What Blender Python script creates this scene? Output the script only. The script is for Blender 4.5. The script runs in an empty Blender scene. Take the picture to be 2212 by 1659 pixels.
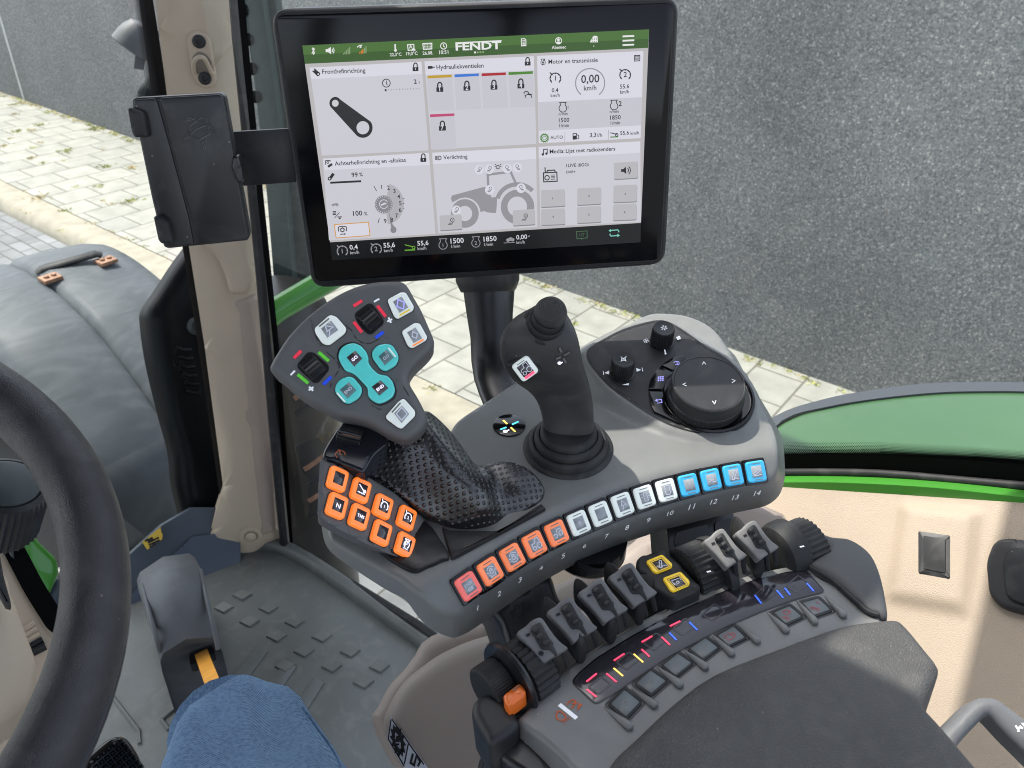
import bpy, bmesh, math, random
import numpy as np
from mathutils import Vector as V, Matrix, geometry
random.seed(4)
SC=bpy.context.scene; COL=SC.collection
# ---------------------------------------------------------------- camera, sky, sun, exposure
CAMH=2.4; FPX=1729.0; CX,CY=1106.0,829.5; EXPO=1.52
MX=((0.61262905,-0.40951643,0.6760044),(-0.78984274,-0.34846414,0.50469911),(0.02888071,-0.8431305,-0.53693283))
MM=Matrix(MX); CAM=V((0,0,CAMH))
cd=bpy.data.cameras.new('camera'); cam=bpy.data.objects.new('camera',cd); COL.objects.link(cam); SC.camera=cam
cd.sensor_width=36; cd.lens=FPX/2212*36; cd.clip_start=.02; cd.clip_end=600
R4=Matrix(((MX[0][0],-MX[0][1],-MX[0][2]),(MX[1][0],-MX[1][1],-MX[1][2]),(MX[2][0],-MX[2][1],-MX[2][2]))).to_4x4()
cam.matrix_world=Matrix.Translation(CAM)@R4
cd.dof.use_dof=True; cd.dof.focus_distance=.68; cd.dof.aperture_fstop=16
SUN=V((-.05,.5,.86)).normalized()
w=bpy.data.worlds.new('World'); SC.world=w; w.use_nodes=True
nt=w.node_tree; bg=nt.nodes['Background']; sky=nt.nodes.new('ShaderNodeTexSky'); sky.sky_type='NISHITA'; sky.sun_disc=False
sky.sun_elevation=math.asin(SUN.z); sky.sun_rotation=math.atan2(SUN.x,SUN.y); sky.dust_density=2.2; sky.air_density=.8; sky.ozone_density=.6
hs=nt.nodes.new('ShaderNodeHueSaturation'); hs.inputs['Saturation'].default_value=.5; nt.links.new(sky.outputs[0],hs.inputs['Color']); nt.links.new(hs.outputs[0],bg.inputs[0]); bg.inputs[1].default_value=.15
sl=bpy.data.lights.new('sun','SUN'); sl.energy=2.25; sl.angle=math.radians(.6); sl.color=(1,.95,.87)
so=bpy.data.objects.new('sun',sl); COL.objects.link(so); so.rotation_euler=SUN.to_track_quat('Z','Y').to_euler()
SC.view_settings.view_transform='Standard'; SC.view_settings.look='None'; SC.view_settings.exposure=EXPO; SC.view_settings.gamma=1; SC.cycles.pixel_filter_type='BLACKMAN_HARRIS'; SC.cycles.filter_width=1.05
# ---------------------------------------------------------------- pixel rays and planes
def ray(p):
    return (MM@V((p[0]-CX,p[1]-CY,FPX))).normalized()
def at(p,d): return CAM+ray(p)*d
def PL(p,d,n): return (at(p,d),V(n).normalized())
def HZ(z): return (V((0,0,z)),V((0,0,1)))
def on(p,pl,off=0):
    r=ray(p); P=pl[0]+pl[1]*off
    return CAM+r*((P-CAM).dot(pl[1])/r.dot(pl[1]))
def up(pl,o): return (pl[0]+pl[1]*o,pl[1])
def Z(x0,y0,s): return lambda x,y:((x0+x/s)/1.30208,(y0+y/s)/1.30208)
def zz(z,pts): return [z(*p) for p in pts]
def ons(pts,pl,off=0): return [on(p,pl,off) for p in pts]
Q1=Z(0,0,2.3042); QA=Z(740,0,1.8433); QB=Z(820,80,2.048); QG=Z(740,760,3.687); QM=Z(880,1150,3.253); QJ=Z(1350,800,2.458)
QC=Z(1240,1240,2.212); QR=Z(1300,1440,1.7015); QF=Z(0,700,2.3042); QL=Z(0,1440,2.3042); QX=Z(2100,1000,2.836); QY=Z(2100,1575,2.836)
QK=Z(1240,1440,4.424); QP=Z(380,0,4.608); QS=Z(1240,1500,3.318); QT=Z(1700,1460,2.765); QW=Z(0,1250,3.0167); QD=Z(780,1480,3.95); QE=Z(1000,1850,2.9105)
# ---------------------------------------------------------------- materials
def lin(h):
    h=h.lstrip('#'); c=[int(h[i:i+2],16)/255 for i in (0,2,4)]
    return tuple(x/12.92 if x<=.04045 else ((x+.055)/1.055)**2.4 for x in c)
MATS={}
def mat(name,col,rough=.5,spec=.5,metal=0,var=0,vs=30,bump=None,coat=0,emis=None,es=0,coord='Object',rv=0,trans=0,dust=0):
    m=bpy.data.materials.new(name); m.use_nodes=True; t=m.node_tree; N=t.nodes; L=t.links; b=N['Principled BSDF']
    b.inputs['Base Color'].default_value=(*col,1); b.inputs['Roughness'].default_value=rough; b.inputs['Metallic'].default_value=metal
    b.inputs['Specular IOR Level'].default_value=spec; b.inputs['Coat Weight'].default_value=coat; b.inputs['Coat Roughness'].default_value=.08
    tc=N.new('ShaderNodeTexCoord'); src=tc.outputs[coord]
    def noise(s,d=4,dist=0):
        n=N.new('ShaderNodeTexNoise'); n.inputs['Scale'].default_value=s; n.inputs['Detail'].default_value=d; n.inputs['Distortion'].default_value=dist
        L.new(src,n.inputs['Vector']); return n.outputs['Fac']
    if var:
        r=N.new('ShaderNodeMapRange'); L.new(noise(vs),r.inputs[0]); r.inputs[1].default_value=.3; r.inputs[2].default_value=.7
        r.inputs[3].default_value=1-var; r.inputs[4].default_value=1+var
        x=N.new('ShaderNodeVectorMath'); x.operation='SCALE'; x.inputs[0].default_value=col; L.new(r.outputs[0],x.inputs['Scale']); L.new(x.outputs[0],b.inputs['Base Color'])
    if dust:
        vo=N.new('ShaderNodeTexVoronoi'); vo.inputs['Scale'].default_value=75; L.new(src,vo.inputs['Vector'])
        sc=N.new('ShaderNodeSeparateColor'); L.new(vo.outputs['Color'],sc.inputs[0])
        a=N.new('ShaderNodeMapRange'); a.inputs[1].default_value=.03; a.inputs[2].default_value=.055; a.inputs[3].default_value=1; a.inputs[4].default_value=0; L.new(vo.outputs['Distance'],a.inputs[0])
        g=N.new('ShaderNodeMath'); g.operation='GREATER_THAN'; g.inputs[1].default_value=.55; L.new(sc.outputs[0],g.inputs[0])
        k=N.new('ShaderNodeMath'); k.operation='MULTIPLY'; L.new(a.outputs[0],k.inputs[0]); L.new(g.outputs[0],k.inputs[1])
        f2=N.new('ShaderNodeMapRange'); f2.inputs[1].default_value=.52; f2.inputs[2].default_value=.8; f2.inputs[4].default_value=.22; L.new(noise(22,8,1.5),f2.inputs[0])
        k2=N.new('ShaderNodeMath'); k2.operation='MAXIMUM'; L.new(k.outputs[0],k2.inputs[0]); L.new(f2.outputs[0],k2.inputs[1])
        k3=N.new('ShaderNodeMath'); k3.operation='MULTIPLY'; k3.inputs[1].default_value=dust; L.new(k2.outputs[0],k3.inputs[0])
        mx=N.new('ShaderNodeMix'); mx.data_type='RGBA'; L.new(k3.outputs[0],mx.inputs[0])
        if var: L.new(b.inputs['Base Color'].links[0].from_socket,mx.inputs[6])
        else: mx.inputs[6].default_value=(*col,1)
        mx.inputs[7].default_value=(.33,.32,.29,1); L.new(mx.outputs[2],b.inputs['Base Color'])
    if rv:
        r=N.new('ShaderNodeMapRange'); L.new(noise(vs*.6+3,5),r.inputs[0]); r.inputs[1].default_value=.3; r.inputs[2].default_value=.7
        r.inputs[3].default_value=max(.02,rough-rv); r.inputs[4].default_value=rough+rv; L.new(r.outputs[0],b.inputs['Roughness'])
    if bump:
        kind,s,st,di=bump
        if kind=='noise': h=noise(s,3)
        elif kind=='leather':
            vo=N.new('ShaderNodeTexVoronoi'); vo.feature='DISTANCE_TO_EDGE'; vo.inputs['Scale'].default_value=s; L.new(src,vo.inputs['Vector'])
            mr=N.new('ShaderNodeMapRange'); mr.inputs[2].default_value=.25; L.new(vo.outputs['Distance'],mr.inputs[0]); h=mr.outputs[0]
        bp=N.new('ShaderNodeBump'); bp.inputs['Strength'].default_value=st; bp.inputs['Distance'].default_value=di
        L.new(h,bp.inputs['Height']); L.new(bp.outputs[0],b.inputs['Normal'])
    if emis:
        b.inputs['Emission Color'].default_value=(*emis,1); b.inputs['Emission Strength'].default_value=es
    if trans: b.inputs['Transmission Weight'].default_value=trans
    MATS[name]=m; return m
GLOW=1/(2**EXPO)
def ui(name,h,k=1.0,base=(.01,.01,.01),rough=.3,spec=.35):
    c=lin(h); return mat(name,base,rough,spec,emis=c,es=GLOW*k)
class X: pass
m=X()
m.grey=mat('console_grey',dust=.5,col=(.165,.17,.163),rough=.42,spec=.45,var=.05,vs=60,bump=('noise',1900,.10,.0006),rv=.05)
m.grey2=mat('armrest_grey',dust=.5,col=(.17,.173,.168),rough=.4,spec=.45,var=.05,vs=60,bump=('noise',1900,.10,.0006),rv=.05)
m.headg=mat('grip_grey',dust=.5,col=(.115,.116,.118),rough=.5,spec=.4,var=.04,vs=80,bump=('noise',2200,.08,.0005))
m.black=mat('matt_black',dust=.5,col=(.02,.0205,.022),rough=.45,spec=.4,var=.1,vs=80,bump=('noise',1500,.12,.0006),rv=.06)
m.sblack=mat('satin_black',dust=.5,col=(.011,.0115,.013),rough=.32,spec=.5,var=.15,vs=40,rv=.06)
m.gloss=mat('gloss_black',(.006,.006,.007),.12,.5,rv=.04,vs=40)
m.navy=mat('gloss_panel',(.012,.014,.02),.2,.5,rv=.05,vs=40)
m.frit=mat('frit_black',(.004,.004,.004),.9,.05)
m.rub=mat('rubber',dust=.5,col=(.018,.019,.02),rough=.6,spec=.35,var=.12,vs=90,bump=('noise',900,.15,.001))
m.jgrip=mat('joystick_soft_black',dust=.5,col=(.04,.04,.04),rough=.52,spec=.45,var=.12,vs=50,bump=('noise',1600,.25,.001),rv=.05)
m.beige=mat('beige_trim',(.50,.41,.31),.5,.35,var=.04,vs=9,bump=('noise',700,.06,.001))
m.taupe=mat('beige_trim_shaded',(.27,.225,.195),.48,.35,var=.04,vs=9,bump=('noise',700,.06,.001))  # beige trim darkened: the seat base's shade is put into its colour
m.leath=mat('beige_grained_panel',(.345,.28,.21),.5,.35,var=.04,vs=12,bump=('leather',560,.2,.0011))
m.cush=mat('armrest_cushion',dust=.5,col=(.072,.071,.069),rough=.55,spec=.4,var=.12,vs=18,bump=('leather',620,.5,.0012),rv=.08)
m.wheel=mat('wheel_leather',dust=.5,col=(.033,.031,.034),rough=.42,spec=.45,var=.2,vs=60,bump=('leather',800,.25,.0010),rv=.1)
m.metal=mat('steel',(.5,.5,.5),.3,.5,metal=1)
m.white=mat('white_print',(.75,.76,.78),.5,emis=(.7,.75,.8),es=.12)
m.oprint=mat('orange_print',(.55,.1,.02),.5)
m.orange=mat('orange_plastic',(.85,.17,.02),.3,.5,coat=.3)
m.capor=mat('orange_key',(.88,.26,.11),.18,.5,coat=.4,emis=(.9,.18,.03),es=.14,var=.12,vs=90)
m.capor2=mat('orange_key_lit',(.9,.2,.04),.18,.5,coat=.4,emis=(1,.25,.03),es=.22,var=.15,vs=90)
m.capred=mat('red_key',(.75,.13,.11),.18,.5,coat=.4,emis=(.8,.15,.13),es=.14,var=.12,vs=90)
m.capwh=mat('white_key',(.60,.64,.62),.15,.5,coat=.5,emis=(.8,.9,.88),es=.12,var=.06,vs=90)
m.capbl=mat('blue_key',(.04,.36,.60),.15,.5,coat=.5,emis=(.02,.4,.75),es=.12,var=.12,vs=90)
m.captq=mat('turquoise_key',(.08,.52,.50),.14,.5,coat=.5,emis=(.10,.55,.55),es=.10,var=.08,vs=70)
m.capye=mat('yellow_key',(.85,.6,.03),.3,.5,coat=.2,emis=(.8,.5,.02),es=.08)
m.dispg=mat('key_display',(.31,.33,.35),.15,.5,coat=.5)
m.dispd=mat('key_display_dark',(.05,.04,.045),.15,.5,coat=.5)
m.dispt=mat('key_display_tinted',(.1,.19,.2),.15,.5,coat=.5)
m.groove=mat('key_groove',(.17,.17,.17),.4)
m.icw=mat('icon_lit',(.5,.5,.6),.4,emis=(.8,.78,1),es=.5)
m.icf=mat('icon_faint',(.3,.32,.38),.4,emis=(.6,.65,.8),es=.16)
m.icv=mat('icon_violet',(.2,.2,.5),.4,emis=(.3,.28,.75),es=.4)
m.red=mat('led_red',(.6,.02,.05),.3,emis=(1,.05,.12),es=.7)
m.blue=mat('led_blue',(.02,.05,.6),.3,emis=(.03,.1,1),es=.8)
m.yel=mat('led_yellow',(.7,.4,.05),.3,emis=(1,.6,.12),es=.7)
m.cyan=mat('led_cyan',(.05,.5,.6),.3,emis=(.1,.75,.85),es=.6)
m.pred=mat('red_print',(.7,.04,.07),.35,emis=(.9,.05,.1),es=.12)
m.pgreen=mat('green_print',(.12,.6,.06),.35,emis=(.15,.7,.05),es=.08)
m.pblue=mat('blue_print',(.02,.07,.62),.35,emis=(.02,.08,.8),es=.12)
m.strip=mat('smoked_panel',(.03,.027,.034),.12,.5,coat=.3)
m.lever=mat('lever_grey',dust=.5,col=(.135,.135,.137),rough=.5,spec=.4,var=.08,vs=90,bump=('noise',1200,.2,.0008))
m.green=mat('green_paint',(.055,.26,.03),.28,.5,coat=.3,var=.05,vs=6)
m.green2=mat('green_fender_paint',(.05,.12,.045),.35,.5,coat=.3,var=.06,vs=6)
m.shell=mat('side_shell_grey',(.075,.078,.08),.6,.3,var=.05,vs=40,dust=.3)
m.fend=mat('fender_plastic',(.18,.2,.22),.5,.35,var=.12,vs=5,rv=.08)
m.mat_=mat('floor_rubber',dust=1.0,col=(.115,.123,.117),rough=.42,spec=.45,var=.18,vs=7,bump=('noise',500,.15,.002),rv=.1)
m.housing=mat('dark_housing',(.003,.004,.005),.4,.15,var=.1,vs=10)
m.dgrey=mat('dark_frame_grey',dust=.5,col=(.05,.062,.062),rough=.45,spec=.4,var=.1,vs=10)
m.blueg=mat('blue_grey_panel',(.05,.065,.085),.4,.4,var=.1,vs=8)
m.cover=mat('grey_moulding',dust=.5,col=(.11,.115,.122),rough=.55,spec=.3,var=.08,vs=20,rv=.05)
m.chrome=mat('exhaust_shield',(.035,.03,.026),.3,.5,metal=.2,var=.15,vs=12)
m.rust=mat('rust',(.28,.15,.09),.7,var=.3,vs=60)
m.decal=mat('yellow_decal',(.75,.5,.05),.4)
m.wdecal=mat('white_decal',(.5,.52,.58),.4)
m.ink=mat('black_ink',(.01,.01,.012),.4)
m.strap=mat('orange_lever_paint',(.95,.42,.06),.4,var=.1,vs=30)
m.roof=mat('added_roof_lining',(.10,.098,.092),.9,.1)
# ---------------------------------------------------------------- mesh helpers
def tag(o,label=None,cat=None,group=None,kind=None):
    if label: o['label']=label
    if cat: o['category']=cat
    if group: o['group']=group
    if kind: o['kind']=kind
    return o
def thing(name,label,cat,loc,group=None):
    o=bpy.data.objects.new(name,None); COL.objects.link(o); o.location=loc; o.empty_display_size=.05
    return tag(o,label,cat,group)
def link(name,me,parent=None,mats=None):
    o=bpy.data.objects.new(name,me); COL.objects.link(o)
    if mats is not None:
        for x in (mats if isinstance(mats,(list,tuple)) else [mats]): me.materials.append(x)
    if parent is not None:
        o.parent=parent; o.matrix_parent_inverse=world(parent).inverted()
    return o
def world(o):
    mt=Matrix.Translation(o.location)
    return mt if o.parent is None else world(o.parent)@o.matrix_parent_inverse@mt
def fin(bm,name,mats,parent=None,ang=38,recalc=True):
    if recalc: bmesh.ops.recalc_face_normals(bm,faces=bm.faces)
    for f in bm.faces: f.smooth=True
    a=math.radians(ang)
    for e in bm.edges:
        if len(e.link_faces)==2 and e.calc_face_angle(0)>a: e.smooth=False
    me=bpy.data.meshes.new(name); bm.to_mesh(me); bm.free()
    return link(name,me,parent,mats)
def frame(n,hint=None):
    n=n.normalized()
    h=hint if hint is not None else (V((1,0,0)) if abs(n.x)<.8 else V((0,1,0)))
    a=(h-n*h.dot(n)).normalized(); return a,n.cross(a).normalized()
def cr(pts,k=6,closed=True):
    n=len(pts); out=[]; P=[V(p) for p in pts]
    rng=range(n if closed else n-1)
    for i in rng:
        if closed: a,b,c,d=P[i-1],P[i],P[(i+1)%n],P[(i+2)%n]
        else: a,b,c,d=P[max(i-1,0)],P[i],P[i+1],P[min(i+2,n-1)]
        for j in range(k):
            t=j/k; out.append(.5*((2*b)+(c-a)*t+(2*a-5*b+4*c-d)*t*t+(3*b-a-3*c+d)*t**3))
    if not closed: out.append(P[-1].copy())
    return out
def rc(pts,r,k=4):
    n=len(pts); out=[]; P=[V(p) for p in pts]
    for i in range(n):
        a,b,c=P[i-1],P[i],P[(i+1)%n]; rr=min(r,(a-b).length*.45,(c-b).length*.45)
        p=b+(a-b).normalized()*rr; q=b+(c-b).normalized()*rr
        for j in range(k+1):
            t=j/k; out.append((1-t)**2*p+2*t*(1-t)*b+t*t*q)
    return out
def face(bm,pts,mi=0):
    try:
        f=bm.faces.new([bm.verts.new(p) for p in pts]); f.material_index=mi; return f
    except ValueError: return None
def ringfaces(bm,A,B,mi=0,closed=True):
    n=len(A)
    for i in range(n if closed else n-1):
        j=(i+1)%n; f=bm.faces.new((A[i],A[j],B[j],B[i])); f.material_index=mi
def prism(bm,pts,n,h,bev=0,mi=0,seg=2,mtop=None):
    """solid: top ring pts, extruded down by h against n, top edge rounded"""
    n=n.normalized(); c=sum(pts,V())/len(pts)
    rings=[[bm.verts.new(p-n*h) for p in pts]]
    if bev:
        N=len(pts); ins=[]
        for i in range(N):
            a=(pts[i]-pts[i-1]); b=(pts[(i+1)%N]-pts[i])
            if a.length<1e-7: a=b
            if b.length<1e-7: b=a
            t=(a.normalized()+b.normalized()); t=t.normalized() if t.length>1e-6 else a.normalized()
            s=n.cross(t); ins.append(s)
        area=sum(((pts[i]-c).cross(pts[(i+1)%N]-c)).dot(n) for i in range(N))
        sg=1 if area>0 else -1
        for k in range(seg+1):
            t=math.pi/2*k/seg
            rings.append([bm.verts.new(p+s*sg*bev*(1-math.cos(t))-n*bev*(1-math.sin(t))) for p,s in zip(pts,ins)])
    else: rings.append([bm.verts.new(p) for p in pts])
    for A,B in zip(rings,rings[1:]): ringfaces(bm,A,B,mi)
    f=bm.faces.new(rings[-1]); f.material_index=mi if mtop is None else mtop
    f=bm.faces.new(rings[0][::-1]); f.material_index=mi
    return f
def slab(name,pts,n,h,mt,parent=None,bev=0,seg=2):
    bm=bmesh.new(); prism(bm,pts,n,h,bev,0,seg); return fin(bm,name,mt,parent)
def loft(bm,rings,mi=0,cap=True,closed=True):
    R=[[bm.verts.new(p) for p in r] for r in rings]
    for A,B in zip(R,R[1:]): ringfaces(bm,A,B,mi,closed)
    if cap and closed:
        for r in (R[0][::-1],R[-1]):
            f=bm.faces.new(r); f.material_index=mi
def lathe(bm,c,ax,prof,seg=32,mi=0,hint=None,teeth=None,cap=True):
    """prof: (radius, height) list; teeth: {index:(count,depth)}"""
    a,b=frame(ax,hint); ax=ax.normalized(); rings=[]
    for i,(r,h) in enumerate(prof):
        rr=[]
        for k in range(seg):
            t=2*math.pi*k/seg; q=r
            if teeth and i in teeth: q=r-(teeth[i] if k%2 else 0)
            rr.append(c+ax*h+(a*math.cos(t)+b*math.sin(t))*q)
        rings.append(rr)
    loft(bm,rings,mi,cap)
def tube(bm,path,r,seg=10,mi=0,cap=True,flat=1,nrm=None,closed=False):
    rings=[]; n=len(path); pa=None
    for i,p in enumerate(path):
        if closed: t=(path[(i+1)%n]-path[i-1]).normalized()
        else: t=(path[min(i+1,n-1)]-path[max(i-1,0)]).normalized()
        if nrm is not None: a=(nrm-t*nrm.dot(t)).normalized()
        elif pa is None: a,_=frame(t)
        else: a=(pa-t*pa.dot(t)).normalized()
        pa=a; b=t.cross(a); rr=r[i] if isinstance(r,(list,tuple)) else r
        rings.append([p+(a*math.cos(2*math.pi*k/seg)*flat+b*math.sin(2*math.pi*k/seg))*rr for k in range(seg)])
    if closed: rings.append(rings[0])
    loft(bm,rings,mi,cap and not closed)
def stroke(bm,pts,w,n,mi=0,closed=False):
    """flat ribbon of width w in the plane with normal n"""
    P=list(pts); n=n.normalized(); k=len(P)
    if k<2: return
    L=[];R=[]
    for i in range(k):
        if closed: a=P[i]-P[i-1]; b=P[(i+1)%k]-P[i]
        else: a=P[i]-P[max(i-1,0)]; b=P[min(i+1,k-1)]-P[i]
        if a.length<1e-9:a=b
        if b.length<1e-9:b=a
        if a.length<1e-9: return
        a=a.normalized();b=b.normalized(); t=a+b; t=t.normalized() if t.length>.1 else a
        s=n.cross(t); f=w/2/max(.5,s.dot(n.cross(a)))
        L.append(bm.verts.new(P[i]+s*f)); R.append(bm.verts.new(P[i]-s*f))
    for i in range(k if closed else k-1):
        j=(i+1)%k; f=bm.faces.new((L[i],R[i],R[j],L[j])); f.material_index=mi
def pip(poly,q):
    x,y=q[:,0],q[:,1]; ins=np.zeros(len(q),bool); n=len(poly); j=n-1
    for i in range(n):
        xi,yi=poly[i]; xj,yj=poly[j]
        c=((yi>y)!=(yj>y))&(x<(xj-xi)*(y-yi)/((yj-yi) or 1e-12)+xi); ins^=c; j=i
    return ins
def bdist(poly,q):
    d=np.full(len(q),1e9); n=len(poly)
    for i in range(n):
        a=poly[i]; b=poly[(i+1)%n]; ab=b-a; L=max(ab@ab,1e-14)
        t=np.clip(((q-a)@ab)/L,0,1); d=np.minimum(d,np.hypot(*(q-a-t[:,None]*ab).T))
    return d
def pillow(name,pts,pl,thick,r,mt,parent=None,step=.004,hf=None,skirt=None,prof=None):
    """smooth shell: outline pts (3D) over plane pl, rolled edge radius r, optional height function hf(world point)->height along n, side wall of depth thick; skirt: 3D ring below"""
    O,n=pl; a,b=frame(n); P2=np.array([[(p-O).dot(a),(p-O).dot(b)] for p in pts])
    ar=.5*sum(P2[i-1][0]*P2[i][1]-P2[i][0]*P2[i-1][1] for i in range(len(P2)))
    pts=list(pts)
    if ar<0:
        P2=P2[::-1].copy(); pts=pts[::-1]
        if skirt: skirt=[s[::-1] for s in skirt]
    lo=P2.min(0); hi=P2.max(0)
    gx=np.arange(lo[0],hi[0],step); gy=np.arange(lo[1],hi[1],step*.87)
    G=np.array([[x+(step/2 if j%2 else 0),y] for j,y in enumerate(gy) for x in gx])
    G=G[pip(P2,G)]; D=bdist(P2,G); G=G[D>r*1.02+step*.3]
    rings=[]
    T=P2-np.roll(P2,1,0); T2=np.roll(P2,-1,0)-P2
    T=T/(np.linalg.norm(T,axis=1)[:,None]+1e-12)+T2/(np.linalg.norm(T2,axis=1)[:,None]+1e-12); T/=np.linalg.norm(T,axis=1)[:,None]+1e-12
    Nn=np.stack([-T[:,1],T[:,0]],1)
    for f in (.06,.22,.5,.8,1.0):
        q=P2+Nn*r*f; dd=bdist(P2,q); ok=(dd>r*f*.93)&pip(P2,q); rings.append(q[ok])
    pv=[V((float(x),float(y))) for x,y in P2]+[V((float(x),float(y))) for x,y in np.vstack(rings+[G])]
    nb=len(P2)
    out=geometry.delaunay_2d_cdt(pv,[],[list(range(nb))],1,1e-7)
    vs,_,fs,ov=out[0],out[1],out[2],out[3]
    vv=np.array([[v.x,v.y] for v in vs]); dd=bdist(P2,vv)
    bm=bmesh.new(); BV=[]; uv=bm.loops.layers.uv.new('UVMap')
    for (x,y),d in zip(vv,dd):
        p=O+a*float(x)+b*float(y); h=hf(p) if hf else 0
        e=min(max(d/r,0),1); h-= r*(1-math.sqrt(max(0,1-(1-e)**2)))
        BV.append(bm.verts.new(p+n*h))
    for f in fs:
        try: bm.faces.new([BV[i] for i in f])
        except ValueError: pass
    # boundary loop in order
    idx=[None]*nb
    for k,o in enumerate(ov):
        for i in o:
            if i<nb: idx[i]=k
    loop=[BV[i] for i in idx if i is not None]; base=[v.co.copy() for v in loop]
    prev=loop
    rows=[[p-n*thick for p in base]] if not skirt else [[s for s,i in zip(sk,idx) if i is not None] for sk in skirt]
    for row in rows:
        cur=[bm.verts.new(p) for p in row]
        for i in range(len(cur)):
            j=(i+1)%len(cur)
            try: bm.faces.new((prev[i],cur[i],cur[j],prev[j]))
            except ValueError: pass
        prev=cur
    try: bm.faces.new(prev)
    except ValueError: pass
    bm.normal_update()
    for f in bm.faces:
        for l in f.loops:
            q=l.vert.co-O; l[uv].uv=(q.dot(a),q.dot(b))
    return fin(bm,name,mt,parent,50)
def arcp(cx,cy,rx,ry,a0,a1,k=16):
    return [(cx+rx*math.cos(math.radians(a0+(a1-a0)*i/k)),cy+ry*math.sin(math.radians(a0+(a1-a0)*i/k))) for i in range(k+1)]
# text -------------------------------------------------------------
TC={}
def tmesh(s,bold=0,shear=0):
    key=(s,bold,shear)
    if key in TC: return TC[key]
    c=bpy.data.curves.new('t','FONT'); c.body=s; c.size=1; c.resolution_u=2; c.offset=bold; c.shear=shear
    o=bpy.data.objects.new('t',c); COL.objects.link(o); bpy.context.view_layer.update()
    me=o.evaluated_get(bpy.context.evaluated_depsgraph_get()).to_mesh()
    vs=[v.co.copy() for v in me.vertices]; fs=[list(p.vertices) for p in me.polygons]
    x0=min([v.x for v in vs] or [0]); x1=max([v.x for v in vs] or [1])
    bpy.data.objects.remove(o); bpy.data.curves.remove(c)
    TC[key]=(vs,fs,x0,x1); return TC[key]
def text(bm,s,p0,p1,n,mi=0,bold=0,shear=0,ys=1.0):
    """text whose ink runs from p0 to p1 along its baseline"""
    vs,fs,x0,x1=tmesh(s,bold,shear); d=p1-p0
    if len(s)==1 and x1-x0<.42: c_=(x0+x1)/2; x0,x1=c_-.24,c_+.24
    k=d.length/max(1e-6,x1-x0); e=d.normalized(); u=n.normalized().cross(e)
    V2=[bm.verts.new(p0+e*((v.x-x0)*k)+u*(v.y*k*ys)) for v in vs]
    for f in fs:
        try: q=bm.faces.new([V2[i] for i in f]); q.material_index=mi
        except ValueError: pass
DIMR=.5
WALLK=1.05
ROOFX=.36
# ================================================================ OUTSIDE GROUND
def nodes(mt): return mt.node_tree.nodes,mt.node_tree.links,mt.node_tree.nodes['Principled BSDF']
def asphalt():
    mt=mat('asphalt',(.08,.08,.08),.85,.15); N,L,b=nodes(mt); tc=N.new('ShaderNodeTexCoord')
    mp=N.new('ShaderNodeMapping'); L.new(tc.outputs['Object'],mp.inputs[0])
    vo=N.new('ShaderNodeTexVoronoi'); vo.inputs['Scale'].default_value=48; L.new(mp.outputs[0],vo.inputs['Vector'])
    vb=N.new('ShaderNodeTexVoronoi'); vb.inputs['Scale'].default_value=38; L.new(mp.outputs[0],vb.inputs['Vector'])
    no=N.new('ShaderNodeTexNoise'); no.inputs['Scale'].default_value=45; no.inputs['Detail'].default_value=5; L.new(mp.outputs[0],no.inputs['Vector'])
    n2=N.new('ShaderNodeTexNoise'); n2.inputs['Scale'].default_value=.9; n2.inputs['Detail'].default_value=4; L.new(mp.outputs[0],n2.inputs['Vector'])
    r1=N.new('ShaderNodeValToRGB'); L.new(vo.outputs['Color'],r1.inputs[0]); e=r1.color_ramp
    e.elements[0].position=.1; e.elements[0].color=(.022,.0225,.024,1); e.elements[1].position=.97; e.elements[1].color=(.21,.21,.205,1)
    x=e.elements.new(.7); x.color=(.068,.07,.072,1)
    r2=N.new('ShaderNodeMapRange'); r2.inputs[1].default_value=.35; r2.inputs[2].default_value=.65; r2.inputs[3].default_value=.35; r2.inputs[4].default_value=1.75; L.new(no.outputs[0],r2.inputs[0])
    r3=N.new('ShaderNodeMapRange'); r3.inputs[1].default_value=.3; r3.inputs[2].default_value=.7; r3.inputs[3].default_value=.85; r3.inputs[4].default_value=1.15; L.new(n2.outputs[0],r3.inputs[0])
    m1=N.new('ShaderNodeMath'); m1.operation='MULTIPLY'; L.new(r2.outputs[0],m1.inputs[0]); L.new(r3.outputs[0],m1.inputs[1])
    s=N.new('ShaderNodeVectorMath'); s.operation='SCALE'; L.new(r1.outputs[0],s.inputs[0]); L.new(m1.outputs[0],s.inputs['Scale'])
    rr=N.new('ShaderNodeValToRGB'); L.new(vb.outputs['Color'],rr.inputs[0]); rr.color_ramp.elements[0].position=.955; rr.color_ramp.elements[1].position=.97
    mx=N.new('ShaderNodeMix'); mx.data_type='RGBA'; L.new(rr.outputs[0],mx.inputs[0]); L.new(s.outputs[0],mx.inputs[6]); mx.inputs[7].default_value=(.34,.33,.3,1)
    L.new(mx.outputs[2],b.inputs['Base Color'])
    bp=N.new('ShaderNodeBump'); bp.inputs['Strength'].default_value=.6; bp.inputs['Distance'].default_value=.006; L.new(no.outputs[0],bp.inputs['Height']); L.new(bp.outputs[0],b.inputs['Normal'])
    return mt
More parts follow.
